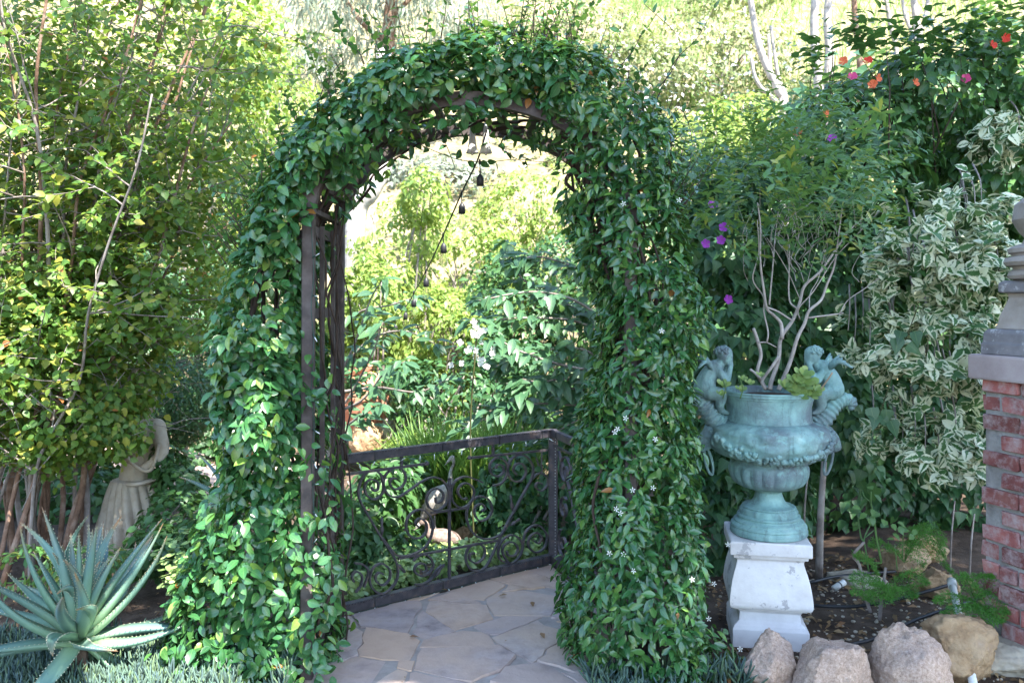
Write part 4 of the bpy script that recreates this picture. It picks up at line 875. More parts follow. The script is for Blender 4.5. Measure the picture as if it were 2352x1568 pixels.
me = bevelled(MB().add(*box(pc + Vector((0, 0, top + .06)), (PS + .085, PS + .085, .115), RM)).mesh('cap_slab', M['caststone'], False), .012, 2); attach(bpy.data.objects.new('cap_slab', me), bp)
fn = thing('stone_finial', 'moulded grey stone finial with lichen on the brick pillar', 'finial', pc + Vector((0, 0, top + .118)))
z0 = top + .1185
for nm, pr, mt in (('base_block', [(.215, 0), (.215, .05), (.209, .054), (.207, .098), (.197, .112), (.192, .116)], 'greystone'), ('die', [(.176, .1165), (.168, .135), (.160, .18), (.146, .225), (.136, .26), (.142, .28)], 'finial'), ('cornice', [(.160, .2805), (.166, .287), (.166, .325), (.150, .338)], 'greystone')):
    me = bevelled(MB().add(*loft_sq(pr, pc + Vector((0, 0, z0)), rotz)).mesh(nm, M[mt], False), .006, 2); attach(bpy.data.objects.new(nm, me), fn)
prr = [(.17, .339), (.192, .345), (.198, .36), (.192, .378), (.176, .385), (.178, .398), (.204, .404), (.214, .42), (.206, .44), (.18, .446), (.182, .455), (.196, .462), (.198, .48), (.18, .492), (.14, .505), (.13, .53), (.155, .56), (.18, .61), (.17, .68), (.10, .74), (.01, .76)]
MB().add(*lathe(prr, 40, pc + Vector((0, 0, z0)))).build('turned_top', M['finial'], fn, 'auto')

# ------------------------------------------------------------------ rocks
def boulder(name, label, cat, c, size, mat, seed, group=None, cuts=15, rot=0):
    bm = bmesh.new(); bmesh.ops.create_icosphere(bm, subdivisions=5, radius=1); r = random.Random(seed)
    pl = [(Vector((r.gauss(0, 1), r.gauss(0, 1), r.gauss(0, .8))).normalized(), r.uniform(.62, .86)) for _ in range(cuts)]
    for v in bm.verts:
        p = v.co.copy()
        for n, d in pl:
            e = p.dot(n) - d
            if e > 0: p -= n * e * .97
        p *= 1 + .10 * mnoise.noise(p * 1.7 + Vector((seed, 0, 0))) + .07 * mnoise.noise(p * 4 + Vector((seed, 3, 0))) + .06 * mnoise.noise(p * 9) + .045 * mnoise.noise(p * 20)
        v.co = Matrix.Rotation(rot, 3, 'Z') @ Vector((p.x * size[0], p.y * size[1], p.z * size[2]))
    me = bpy.data.meshes.new(name); bm.to_mesh(me); bm.free(); me.materials.append(M[mat]); me.polygons.foreach_set('use_smooth', [True] * len(me.polygons))
    o = bpy.data.objects.new(name, me); col.objects.link(o); o.location = c; return tag(o, label, cat, group)
def rockat(x, y, Y, sx, sy, sz, *a, **k):
    p = W(x, y, Y); return boulder('boulder', a[0], 'boulder', p, (PX(sx, Y), sy, PX(sz, Y)), a[1], a[2], a[3] if len(a) > 3 else None, **k)
G = 'edging boulders'
rockat(1762, 1534, 3.48, 66, .13, 84, 'grey pink granite boulder half under the vine, leftmost of the row', 'granite', 4, G)
rockat(1905, 1556, 3.40, 108, .17, 122, 'rounded pink granite boulder in front of the pedestal, second of the row', 'granite', 9, G)
rockat(2083, 1560, 3.42, 100, .16, 124, 'flat faced lavender granite boulder, third of the row', 'granite', 17, G)
rockat(2205, 1490, 3.55, 92, .16, 76, 'angular orange sandstone block beside the lavender boulder', 'sandstone', 24, G, cuts=11)
rockat(2320, 1515, 3.62, 90, .17, 60, 'flat buff sandstone slab at the pillar foot', 'greyrock', 31, G, cuts=11)
for i, (x, y, Y, sx, sz, mt, lb) in enumerate(((1960, 1335, 4.75, 75, 26, 'greyrock', 'flat grey rock in the dark hollow behind the pedestal'), (2080, 1290, 4.85, 60, 40, 'sandstone', 'brown rock behind the fern under the hedge'), (2150, 1345, 4.5, 52, 38, 'sandstone', 'orange brown rock behind the white pipe'), (2130, 1265, 5.0, 48, 34, 'sandstone', 'far brown rock deep under the hedge'))):
    rockat(x, y, Y, sx, .14, sz, lb, mt, 40 + i, 'rocks under the hedge')
for i, (x, y, Y, sx, sz, mt, lb) in enumerate(((1085, 1235, 6.3, 52, 42, 'sandstone', 'brown rock behind the railing scrolls beside the herons'), (1120, 1290, 6.0, 44, 36, 'sandstone', 'low dark rock behind the lower railing scrolls'), (845, 1010, 8.2, 42, 46, 'sandstone', 'ochre sandstone block seen above the left rail end'), (893, 1000, 8.6, 26, 50, 'greyrock', 'pale sunlit stone beside the ochre block'))):
    rockat(x, y, Y, sx, .2, sz, lb, mt, 60 + i, 'rocks beyond the railing')
# ------------------------------------------------------------------ pipe, hoses, litter by the pillar
pp = thing('plastic_pipe', 'white plastic irrigation pipe standing out between the boulders', 'pipe', W(2240, 1545, 3.45))
pa, pb = W(2242, 1600, 3.3), W(2188, 1345, 4.1); pb.z = max(pb.z, .03)
MB().add(*tube([pa, pb], .017, 14)).build('tube', M['whiteplastic'], pp); MB().add(*tube([pb - (pb - pa).normalized() * .01, pb + (pb - pa).normalized() * .05], .022, 14)).build('coupling', M['whiteplastic'], pp); MB().add(*ball(pb + (pb - pa).normalized() * .055, .014)).build('end_cap', M['whiteplastic'], pp)
cp = thing('pipe_fitting', 'short white pipe fitting lying on the soil behind the boulders', 'pipe fitting', W(1925, 1352, 4.5)); q = W(1915, 1358, 4.5); q.z = .02; MB().add(*tube([q, q + Vector((.07, .03, .025))], .017, 12)).build('tube', M['whiteplastic'], cp); MB().add(*tube([q + Vector((.035, .015, .0125)), q + Vector((.041, .018, .0145))], .0178, 12)).build('band', M['cable'], cp)
for lb, pl in (('black drip hose looped from the pedestal to the white pipe', [(1870, 1390, 4.2), (1960, 1392, 4.15), (2040, 1380, 4.15), (2120, 1360, 4.2), (2195, 1338, 4.25)]), ('black hose between the granite boulders running to the pillar', [(1950, 1480, 3.62), (2010, 1465, 3.68), (2110, 1420, 3.85), (2200, 1390, 4.0), (2260, 1370, 4.1)]), ('thin black hose deep in the hollow behind the pedestal', [(1860, 1345, 4.6), (1920, 1335, 4.7), (1990, 1325, 4.75), (2080, 1318, 4.8)])):
    pts = [W(*a) for a in pl]
    for p in pts: p.z = max(p.z, .018)
    o = MB().add(*tube(cr(pts, 5), .0085, 8)).build('drip_hose', M['cable']); tag(o, lb, 'hose', 'drip hoses')
def flat_leaves(name, n, x0, x1, y0, y1, size, key, mat, label, cat, zf=None):
    x = rng.uniform(x0, x1, n); y = rng.uniform(y0, y1, n); z = np.array([max(ground_h(a, b), -.3) + .006 for a, b in zip(x, y)]) + rng.uniform(0, .02, n)
    P = np.stack([x, y, z], 1); A = rnd3(n) * [1, 1, .3]; N = rnd3(n) * .45 + [0, 0, 1]; me = scatter_mesh(name, T[key], P, A, N, size * rng.uniform(.5, 1.2, n), mat); o = bpy.data.objects.new(name, me); col.objects.link(o); return tag(o, label, cat, None, 'stuff')
flat_leaves('leaf_litter', 900, 1.0, 2.6, 3.3, 5.2, .05, 'lo', M['litter'], 'brown dry leaves and debris on the soil behind the boulders', 'leaf litter')
flat_leaves('leaf_litter', 900, .35, 1.15, 2.9, 3.45, .045, 'lo', M['litter'], 'dry leaf mulch at the foot of the jasmine', 'leaf litter')
flat_leaves('leaf_litter', 500, -3.4, -.9, 2.9, 4.6, .045, 'lo', M['litter'], 'dry leaves on the soil round the aloe', 'leaf litter')
for x, y, wh in ((1165, 1372, 'in the middle of the platform'), (1242, 1460, 'near the foot of the right jasmine'), (1222, 1388, 'below the railing corner post'), (1010, 1360, 'close to the left part of the bottom rail'), (940, 1470, 'near the left arch post'), (1330, 1395, 'tucked against the jasmine edge')):
    Yd = EYE * F / (y - HY); lf = bpy.data.objects.new('fallen_leaf', tpl_mesh('lo', 0, M['litter'])); col.objects.link(lf); lf.matrix_basis = Matrix.Translation(W(x, y, Yd) + Vector((0, 0, .018))) @ Matrix.Rotation(random.uniform(0, 6), 4, 'Z') @ Matrix.Scale(.05, 4)
    tag(lf, 'tiny dry leaf on the flagstones ' + wh, 'fallen leaf', 'fallen leaves on the flagstones')
flat_leaves('path_litter', 260, -.85, .4, 3.0, 4.9, .014, 'lo', M['litter'], 'specks of dry leaf and grit on the flagstones', 'litter')
gp = MB(); random.seed(8)
for _ in range(700):
    x, y = random.uniform(1.0, 2.4), random.uniform(3.3, 5.0); r = random.uniform(.004, .013); gp.add(*ball((x, y, ground_h(x, y) + r * .3), (r, r * .8, r * .6), 5, 4))
o = gp.build('pebbles', M['greyrock']); tag(o, 'scattered grit and pebbles on the bare soil', 'pebbles', None, 'stuff')

# ------------------------------------------------------------------ hedge on the right: hibiscus, ivy, variegated shrub
def B(x, y, Y, rx, rz, ry): p = W(x, y, Y); return (p.x, p.y, p.z, PX(rx, Y), ry, PX(rz, Y))
hb = thing('hibiscus_bush', 'tall dark green hibiscus hedge with red and pink flowers at upper right', 'bush', (2.4, 5.6, 0))
bl = [B(2000, 420, 5.2, 120, 120, .35), B(2300, 400, 5.2, 130, 130, .3), B(1960, 330, 5.5, 190, 150, .5), B(2150, 230, 5.5, 200, 150, .5), B(2330, 230, 5.4, 160, 180, .5), B(2080, 480, 5.7, 220, 170, .45), B(2280, 480, 5.6, 180, 200, .45), B(2150, 700, 5.9, 220, 200, .4), B(2300, 850, 5.9, 160, 250, .4), B(2420, 500, 5.3, 120, 320, .5)]
P, O, U = blob_pts(bl, 10500, .6, .3, .18, 4, 21, .2); m = len(P); A, N = pose(O, m, .5, .45, .6, .35, .5); S = .088 * rng.uniform(.5, 1.25, m); foliage(hb, 'vine', P, A, N, S, M['hib'], 300, np.clip((U - .85) * 8, .05, 1))
mb = MB()
for _ in range(40):
    p = W(rng.uniform(1850, 2380), rng.uniform(150, 320), 5.3 + rng.normal(0, .2)); mb.add(*tube([p - Vector((rng.normal(0, .1), 0, .4)), p, p + Vector((rng.normal(0, .06), rng.normal(0, .05), rng.uniform(.1, .3)))], [.005, .004, .0015], 5))
mb.build('twigs', M['stem'], hb)['kind'] = 'stuff'
PP = []
for _ in range(70):
    x = rng.uniform(1840, 2380); y = np.interp(x, [1840, 1960, 2100, 2250, 2352], [170, 110, 120, 90, 60]) + rng.normal(0, 25); PP.append((W(x, y, 5.2 + rng.normal(0, .15)), (rng.normal(0, .3), rng.normal(0, .3), 1)))
P, A, N, S = sprigs(PP, 7, .18, .085); leaf_parts(hb, 'vine', P[::4], A[::4], N[::4], S[::4], M['hib']); q = np.arange(len(P)) % 4 != 0
attach(bpy.data.objects.new('foliage', scatter_mesh('foliage', T['vine'], P[q], A[q], N[q], S[q], M['hib'])), hb)['kind'] = 'stuff'
hf = {c: flower_mesh('flower', 5, .03, 1.05, M[c], .6, .3) for c in ('red_petal', 'coral_petal', 'pink_petal', 'purple_petal')}
for (x, y, c) in ((1938, 142, 'coral_petal'), (1994, 142, 'red_petal'), (2014, 180, 'coral_petal'), (1958, 178, 'pink_petal'), (2005, 195, 'coral_petal'), (1895, 262, 'coral_petal'), (1828, 302, 'coral_petal'), (2218, 182, 'pink_petal'), (2308, 88, 'red_petal'), (2278, 105, 'red_petal'), (1912, 320, 'purple_petal'), (2100, 190, 'coral_petal')):
    put_flower(hf[c], W(x, y, 4.98 if x > 1850 else 4.2), (rng.normal(0, .4), -1, rng.normal(.2, .3)), hb if x > 1880 else hb)
iv = thing('ivy_wall', 'dark leafy vine wall with purple flowers behind the urn', 'vine', (1.7, 5.3, 0))
bl = [B(1640, 430, 5.4, 110, 100, .3), B(1800, 470, 5.4, 140, 110, .3), B(1650, 560, 5.3, 120, 160, .3), B(1700, 780, 5.2, 140, 180, .3), B(1850, 700, 5.5, 170, 200, .3), B(1720, 1000, 5.2, 130, 180, .3), B(1900, 950, 5.3, 150, 180, .3), B(2050, 930, 5.9, 150, 110, .3), B(2230, 930, 5.9, 130, 130, .3), B(1760, 1150, 5.5, 110, 150, .3), B(1980, 1120, 6.0, 200, 90, .25), B(2210, 1130, 6.0, 150, 100, .25), B(1650, 1200, 5.0, 90, 160, .25)]
P, O, U = blob_pts(bl, 9300, .65, .35, .2, 4, 31, .15); m = len(P); A, N = pose(O, m, .35, .4, .8, .25, .4); S = .085 * rng.uniform(.55, 1.25, m); foliage(iv, 'ivy', P, A, N, S, M['ivy'], 300, np.clip((U - .85) * 8, .05, 1))
pf = flower_mesh('flower', 5, .03, .9, M['purple_petal'], .3, .1)
for x, y in ((1662, 522), (1636, 470), (1620, 560), (1672, 688), (1655, 552)): put_flower(pf, W(x, y, 4.75), (rng.normal(0, .3), -1, .2), iv)
for x, y0, y1 in ((1885, 1300, 1060), (1850, 1200, 1080), (2230, 1330, 1180), (2185, 1320, 1150)):
    Y = 4.7; MB().add(*tube(cr([W(x - 4, y0 + 30, Y), W(x, (y0 + y1) / 2, Y), W(x + 8, y1, Y + .1)], 4), np.linspace(.022 if x == 1885 else .006, .016 if x == 1885 else .004, 9), 8)).build('stem', M['bark_grey'], iv)
va = thing('variegated_shrub', 'cream and green variegated shrub cascading beside the brick pillar', 'shrub', (2.15, 4.6, 0))
bl = [B(2130, 560, 4.55, 95, 90, .26), B(2215, 640, 4.45, 95, 100, .26), B(2240, 500, 4.65, 60, 60, .22), B(2060, 640, 4.55, 55, 55, .2), B(2010, 790, 4.45, 75, 40, .2), B(2110, 820, 4.4, 95, 70, .24), B(2185, 800, 4.35, 75, 95, .22), B(2190, 920, 4.35, 50, 50, .16), B(2150, 1035, 4.35, 95, 48, .18), B(2195, 1105, 4.3, 48, 52, .14), B(2060, 1010, 4.4, 45, 22, .12), B(2310, 320, 4.9, 40, 40, .16)]
P, O, U = blob_pts(bl, 430, .7, .55, .46, 6, 41, .15)
P, A, N, S = sprigs([(Vector(p), Vector(o) * .8 + Vector((0, -.2, .35)) + Vector(rng.normal(0, .5, 3))) for p, o in zip(P, O)], 8, .085, .072)
A = A + rnd3(len(A)) * .5; N = N + rnd3(len(N)) * .5
foliage(va, 'var', P, A, N, S, M['varieg'], 300)
mb = MB()
for _ in range(60):
    j = rng.integers(0, len(bl)); b_ = bl[j]; p = Vector(b_[:3]) + Vector((rng.normal(0, b_[3] * .4), rng.normal(0, .1), rng.normal(0, b_[5] * .4))); mb.add(*tube(cr([p + Vector((.15, .35, .25)), p + Vector((.05, .1, .12)), p], 3), np.linspace(.006, .002, 7), 5))
mb.build('twigs', M['bark_grey'], va)['kind'] = 'stuff'
# big plain leaves in front of the hedge
vp = thing('broadleaf_vine', 'flat bright green heart shaped leaves in front of the variegated shrub', 'vine', W(2090, 770, 4.2))
Pq = np.array([W(x, y, 4.12) for x, y in ((2060, 775), (2085, 790), (2100, 760), (2070, 760), (2010, 950), (2025, 960), (2035, 940), (2000, 935), (2045, 965))]); n = len(Pq); leaf_parts(vp, 'ivy', Pq, rnd3(n) * .5 + [0, 0, -.7], rnd3(n) * .3 + [0, -1, .4], rng.uniform(.07, .10, n), M['broad'])
MB().add(*tube(cr([W(2110, 700, 4.2), W(2080, 780, 4.16), W(2050, 860, 4.2), W(2020, 955, 4.16)], 4), .003, 5)).build('stem', M['shoot'], vp)

# ------------------------------------------------------------------ rose stems and asparagus ferns under the hedge
rs = thing('rose_bush', 'sparse thorny rose stems with a few pale leaves behind the boulders', 'rose', W(2000, 1400, 4.0))
def Z3(x, y, Y): return W((2000 + x / 3.358) * .9408, (1200 + y / 3.358) * .9408, Y)
for pl, r0, r1, mt in (([(420, 985), (375, 840), (330, 600), (280, 520), (370, 410)], .010, .007, 'bark_grey'), ([(370, 410), (340, 360), (315, 180)], .005, .003, 'rose'), ([(495, 1050), (510, 880), (545, 620)], .010, .007, 'bark_grey'), ([(510, 575), (470, 380), (450, 220), (425, 100), (425, 0)], .006, .004, 'rose'), ([(405, 650), (385, 500), (370, 380), (430, 250)], .005, .003, 'rose'), ([(300, 555), (420, 575), (510, 585)], .004, .004, 'rose'), ([(640, 640), (620, 430)], .003, .002, 'rose'), ([(680, 540), (690, 330), (695, 240)], .003, .002, 'rose'), ([(425, 90), (370, 40), (355, 0)], .004, .003, 'rose'), ([(380, 370), (455, 310)], .004, .002, 'rose')):
    pts = cr([Z3(x, y, 4.05) for x, y in pl], 4); MB().add(*tube(pts, np.linspace(r0, r1, len(pts)), 6)).build('stem', M[mt], rs)
sp = []
for (x, y) in ((270, 125), (335, 125), (345, 165), (400, 215), (420, 140), (500, 180), (530, 225), (440, 205), (450, 20), (600, 260), (640, 250), (600, 340), (655, 280), (710, 290), (735, 310), (770, 350), (790, 305), (620, 390), (440, -20), (395, 180)): sp.append(Z3(x, y, 4.0))
Pq = np.array(sp); n = len(Pq); leaf_parts(rs, 'round', Pq, rnd3(n) * .8 + [0, 0, -.3], rnd3(n) * .4 + [0, -.6, .8], rng.uniform(.035, .055, n), M['rose'])
def fern(lb, base, fronds):
    th = thing('asparagus_fern', lb, 'fern', base)
    for pl in fronds:
        pts = cr([Vector(p) for p in pl], 8); mb = MB(); mb.add(*tube(pts, np.linspace(.0022, .0008, len(pts)), 4)); fo = mb.build('frond', M['rose'], th)
        PP, AA_, NN, SS = [], [], [], []
        for i in range(2, len(pts)):
            t = i / len(pts); tg = (pts[i] - pts[i - 1]).normalized(); sd_ = tg.cross(Vector((0, -.3, 1))).normalized(); wl = .075 * math.sin(math.pi * min(1, .18 + t * .85))
            for sg in (1, -1):
                for q in range(9):
                    f = q / 9; p = pts[i] + (sd_ * sg + tg * .5 + Vector((0, 0, -.25 * f))) * wl * f
                    for _ in range(3): PP.append(p + Vector(rng.normal(0, .003, 3))); AA_.append((sd_ * sg * .5 + tg + Vector(rng.normal(0, .5, 3)))); NN.append(rng.normal(0, 1, 3)); SS.append(.018 * rng.uniform(.6, 1.2))
        o = attach(bpy.data.objects.new('needles', scatter_mesh('needles', T['narrow'], np.array(PP), np.array([tuple(a) for a in AA_]), np.array(NN), np.array(SS), M['fern'])), fo); o['kind'] = 'stuff'
def fz(*q): return [Z3(x, y, Y) for x, y, Y in q]
fern('feathery bright green asparagus fern among the rose stems', Z3(520, 900, 4.1), [fz((560, 820, 4.1), (430, 700, 4.0), (270, 720, 3.95)), fz((560, 820, 4.1), (460, 760, 3.98), (280, 830, 3.9)), fz((560, 850, 4.1), (680, 780, 4.0), (780, 850, 3.95)), fz((520, 850, 4.1), (470, 840, 3.95), (400, 880, 3.9)), fz((600, 800, 4.1), (720, 660, 4.0), (880, 740, 3.95)), fz((520, 800, 4.1), (420, 560, 4.05), (310, 530, 4.0)), fz((560, 850, 4.1), (560, 760, 3.95), (580, 870, 3.88))])
fern('asparagus fern arching down under the variegated shrub', Z3(760, 560, 4.3), [fz((700, 560, 4.3), (760, 300, 4.2), (900, 420, 4.1), (1080, 650, 4.05)), fz((700, 560, 4.3), (860, 330, 4.2), (1000, 430, 4.1)), fz((700, 580, 4.3), (560, 430, 4.2), (430, 440, 4.15)), fz((700, 560, 4.3), (820, 280, 4.2), (940, 340, 4.1), (1020, 520, 4.05)), fz((700, 580, 4.3), (780, 420, 4.2), (840, 600, 4.1))])
fern('asparagus fern fronds at the foot of the brick pillar', Z3(1280, 900, 3.85), [fz((1280, 900, 3.85), (1180, 870, 3.75), (960, 890, 3.7)), fz((1280, 900, 3.85), (1300, 700, 3.78), (1400, 690, 3.7)), fz((1280, 900, 3.85), (1400, 820, 3.75), (1530, 980, 3.65)), fz((1280, 920, 3.85), (1380, 950, 3.7), (1480, 1050, 3.62)), fz((1280, 920, 3.85), (1250, 960, 3.72), (1020, 1000, 3.65)), fz((1280, 920, 3.85), (1330, 980, 3.7), (1350, 1080, 3.62)), fz((1280, 900, 3.85), (1230, 760, 3.78), (1200, 690, 3.72))])

# ------------------------------------------------------------------ aloe, succulents, ground cover at lower left
def aloe(lb, c, n, L, seed, wd=.062, emin=-.25):
    th = thing('aloe_plant', lb, 'aloe', (c.x, c.y, 0)); r = random.Random(seed)
    for i in range(n):
        t = i / (n - 1); az = i * 2.39996 + r.gauss(0, .2); el = emin + 2.0 * t ** .65 + r.gauss(0, .16); ln = L * (1.0 - .45 * max(0, t - .55) / .45) * r.uniform(.8, 1.12); wv = wd * (1 - .45 * t) * r.uniform(.85, 1.1); cv = r.uniform(-.5, .9) * (1.1 - t); bend = r.gauss(0, .55)
        d = Vector((math.cos(az) * math.cos(el), math.sin(az) * math.cos(el), math.sin(el))); p = c + Vector((math.cos(az), math.sin(az), 0)) * .03 * (1 - t) + Vector((0, 0, .10 * t - .03)); ns = 14; V = []; Fc = []; UVs = []; tm = MB()
        dd = d.copy(); sd_ = d.cross(Vector((0, 0, 1))); sd_ = sd_.normalized() if sd_.length > .05 else Vector((1, 0, 0)); rows = []
        for k in range(ns + 1):
            s = k / ns; up = sd_.cross(dd).normalized(); h = wv * (.85 + .3 * s if s < .3 else .94 * (1 - (s - .3) / .7) ** .85) + .0006; th_ = .014 * (1 - s) + .002; ch = h * .42
            ring = [p - sd_ * h * .5 + up * ch * .6, p - sd_ * h * .22 + up * ch * .12, p, p + sd_ * h * .22 + up * ch * .12, p + sd_ * h * .5 + up * ch * .6, p + sd_ * h * .25 - up * th_ * .8, p - up * th_ * 1.25, p - sd_ * h * .25 - up * th_ * .8]
            V += ring; UVs.append(s)
            if 0 < k < ns - 0:
                for e, sg in ((0, -1), (4, 1)):
                    nxt = dd * ln / ns
                    for q in (0, .5):
                        b0 = ring[e] + nxt * q * .9 ; hh = .0065 * (1 - s * .6); w_ = .0035; tip = b0 + sd_ * sg * hh + dd * .003; m0 = len(tm.v); tm.add([b0 - dd * w_ - sd_ * sg * .001, b0 + dd * w_ - sd_ * sg * .001, tip, b0 + up * .002], [(0, 1, 2), (0, 2, 3), (1, 3, 2)])
            p = p + dd * ln / ns; ax = sd_; dd = (Matrix.Rotation(cv / ns * (1.2 if t < .8 else .4), 3, ax) @ dd); dd = (Matrix.Rotation(bend / ns, 3, up) @ dd).normalized(); sd_ = (sd_ - dd * sd_.dot(dd)).normalized()
        for k in range(ns):
            for q in range(8): Fc.append((k * 8 + q, k * 8 + (q + 1) % 8, (k + 1) * 8 + (q + 1) % 8, (k + 1) * 8 + q))
        me = bpy.data.meshes.new('leaf'); me.from_pydata([tuple(v) for v in V], [], Fc); me.update(); uvl = me.uv_layers.new(name='UVMap')
        for lp in me.loops: uvl.data[lp.index].uv = (.5, UVs[lp.vertex_index // 8])
        me.polygons.foreach_set('use_smooth', [True] * len(me.polygons)); me.materials.append(M['aloe']); lo = attach(bpy.data.objects.new('leaf', me), th)
        tm.build('thorns', M['thorn'], lo, False)['kind'] = 'stuff'
    MB().add(*tube([(c.x, c.y, -.05), (c.x, c.y, c.z)], [.045, .03], 10)).build('stem', M['soil'], th)
    return th
aloe('large blue green aloe with toothed leaves at lower left', W(182, 1462, 3.4), 50, .52, 6, .086, -.42)
aloe('small aloe half hidden behind the left vine', W(535, 1150, 4.35) , 20, .36, 5, .045, .0)
jb = thing('jade_bush', 'low yellow green jade bush between the aloe and the arch', 'succulent', W(455, 1330, 3.6))
bl = [B(440, 1270, 3.7, 60, 50, .12), B(480, 1310, 3.6, 70, 60, .14), B(420, 1320, 3.65, 40, 40, .1)]; P, O, U = blob_pts(bl, 420, .7, .2, 0, 4, 51); m = len(P); A = O + rnd3(m) * .3 + [0, 0, .4]; N = O * .5 + rnd3(m) * .4 + [0, 0, .8]; foliage(jb, 'paddle', P, A, N, .042 * rng.uniform(.6, 1.1, m), M['succ'], 160)
def sticks(name, n, x0, x1, y0, y1, label, lean=.35, h=(.05, .12), mat='chalk'):
    x = rng.uniform(x0, x1, n); y = rng.uniform(y0, y1, n); k = vnoise(np.stack([x, y, x * 0], 1), 5, 61); ok = k > .34; x, y = x[ok], y[ok]; n = len(x); co = []; V = []; Fc = []
    mb = MB(); me = bpy.data.meshes.new(name)
    d = nrm(np.stack([rng.normal(0, lean, n), rng.normal(-.1, lean, n), np.ones(n)], 1)); L = rng.uniform(*h, n); zb = np.array([ground_h(a, b) for a, b in zip(x, y)]) + rng.uniform(0, .06, n); b0 = np.stack([x, y, zb], 1)
    s = nrm(np.cross(d, [0, 1, 0])); t = np.cross(d, s); r = .0042
    rows = []
    for f, rr in ((0, .7), (.5, 1.1), (.85, .8)):
        for a in range(4): rows.append(b0 + d * (L * f)[:, None] + (s * math.cos(a * math.pi / 2) + t * math.sin(a * math.pi / 2)) * r * rr)
    rows.append(b0 + d * L[:, None]); co = np.stack(rows, 1).reshape(-1, 3); fl = []
    for i in range(2):
        for a in range(4): fl.append((i * 4 + a, i * 4 + (a + 1) % 4, (i + 1) * 4 + (a + 1) % 4, (i + 1) * 4 + a))
    quads = np.array(fl); tris = np.array([(8 + a, 8 + (a + 1) % 4, 12) for a in range(4)])
    flat = np.concatenate([quads.ravel(), tris.ravel()]); tot = np.array([4] * 8 + [3] * 4); loops = (flat[None] + (np.arange(n) * 13)[:, None]).ravel(); tt = np.tile(tot, n)
    me.vertices.add(len(co)); me.vertices.foreach_set('co', co.ravel().astype(np.float32)); me.loops.add(len(loops)); me.loops.foreach_set('vertex_index', loops.astype(np.int32)); me.polygons.add(len(tt)); me.polygons.foreach_set('loop_start', np.concatenate([[0], np.cumsum(tt)[:-1]]).astype(np.int32)); me.polygons.foreach_set('loop_total', tt.astype(np.int32))
    at = me.attributes.new('rnd', 'FLOAT', 'POINT'); at.data.foreach_set('value', np.repeat(rng.random(n), 13).astype(np.float32)); me.uv_layers.new(name='UVMap'); me.update(calc_edges=True); me.polygons.foreach_set('use_smooth', np.ones(len(tt), bool)); me.materials.append(M[mat])
    o = bpy.data.objects.new(name, me); col.objects.link(o); return tag(o, label, 'ground cover', None, 'stuff')
sticks('chalk_sticks', 13000, -2.4, -.92, 2.9, 3.8, 'blue green finger like succulents carpeting the ground below the aloe')
sticks('chalk_sticks', 1500, .32, 1.0, 3.0, 3.5, 'blue green succulent sprigs at the foot of the jasmine', .5)

# ------------------------------------------------------------------ generic bushes
def bush(name, label, cat, blobs, n, key, mat, size, k=0, group=None, inner=.62, gap=.25, gs=3, seed=1, up=.5, droop=.5, lump=.3, trunk=True, wood='bark_grey', rn_=.5):
    c = blobs[0]; th = thing(name, label, cat, (c[0], c[1], max(0, ground_h(c[0], c[1]))), group)
    P, O, U = blob_pts(blobs, n, inner, lump, gap, gs, seed, .15); m = len(P); A, N = pose(O, m, up, rn_, droop, .4, .55); S = size * rng.uniform(.55, 1.25, m)
    foliage(th, key, P, A, N, S, M[mat], k, np.clip((U - .8) * 6, .05, 1))
    if trunk:
        mb = MB(); g = ground_h(c[0], c[1])
        for b in blobs:
            for _ in range(3): mb.add(*tube(cr([(c[0] + rng.normal(0, .1), c[1] + rng.normal(0, .08), g - .05), (c[0] * .5 + b[0] * .5 + rng.normal(0, .1), c[1] * .5 + b[1] * .5, (g + b[2]) / 2), (b[0] + rng.normal(0, b[3] * .4), b[1] + rng.normal(0, b[4] * .4), b[2] + b[5] * .5)], 4), np.linspace(.022, .006, 9), 6))
        mb.build('stems', M[wood], th)['kind'] = 'stuff'
    return th
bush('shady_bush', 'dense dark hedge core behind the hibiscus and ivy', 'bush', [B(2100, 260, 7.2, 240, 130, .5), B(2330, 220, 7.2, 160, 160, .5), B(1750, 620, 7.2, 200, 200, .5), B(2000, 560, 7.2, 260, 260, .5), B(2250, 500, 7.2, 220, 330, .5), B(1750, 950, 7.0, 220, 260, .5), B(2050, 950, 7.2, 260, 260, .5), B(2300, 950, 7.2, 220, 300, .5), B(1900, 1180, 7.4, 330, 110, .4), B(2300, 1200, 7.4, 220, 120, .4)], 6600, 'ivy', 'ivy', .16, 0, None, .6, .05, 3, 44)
# clipped dome and low plants on the left
bush('topiary_bush', 'clipped round dome topiary behind the statue', 'topiary', [B(405, 920, 6.9, 92, 100, .34)], 9000, 'lo', 'ivy', .036, 0, None, .9, .0, 3, 71, .3, .2, .06)
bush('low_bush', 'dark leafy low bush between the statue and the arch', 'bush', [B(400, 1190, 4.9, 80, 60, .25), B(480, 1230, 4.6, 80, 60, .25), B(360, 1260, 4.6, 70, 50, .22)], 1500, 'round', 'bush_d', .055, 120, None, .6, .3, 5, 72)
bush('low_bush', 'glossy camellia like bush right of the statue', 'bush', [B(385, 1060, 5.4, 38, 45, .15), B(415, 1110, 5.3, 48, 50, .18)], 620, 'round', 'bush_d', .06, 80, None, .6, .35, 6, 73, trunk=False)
bush('low_bush', 'small light green seedlings behind the aloe leaves', 'bush', [B(200, 1290, 4.2, 90, 34, .2), B(60, 1300, 4.3, 70, 40, .2)], 700, 'fine', 'fine', .06, 80, None, .5, .3, 6, 74, trunk=False)
bush('low_bush', 'dark green mound beyond the path left of the arch', 'bush', [B(520, 990, 8.3, 70, 80, .4), B(450, 1050, 8.0, 60, 30, .3), B(600, 900, 8.8, 60, 130, .4)], 1800, 'round', 'bush_d', .07, 0, None, .6, .2, 3, 75)
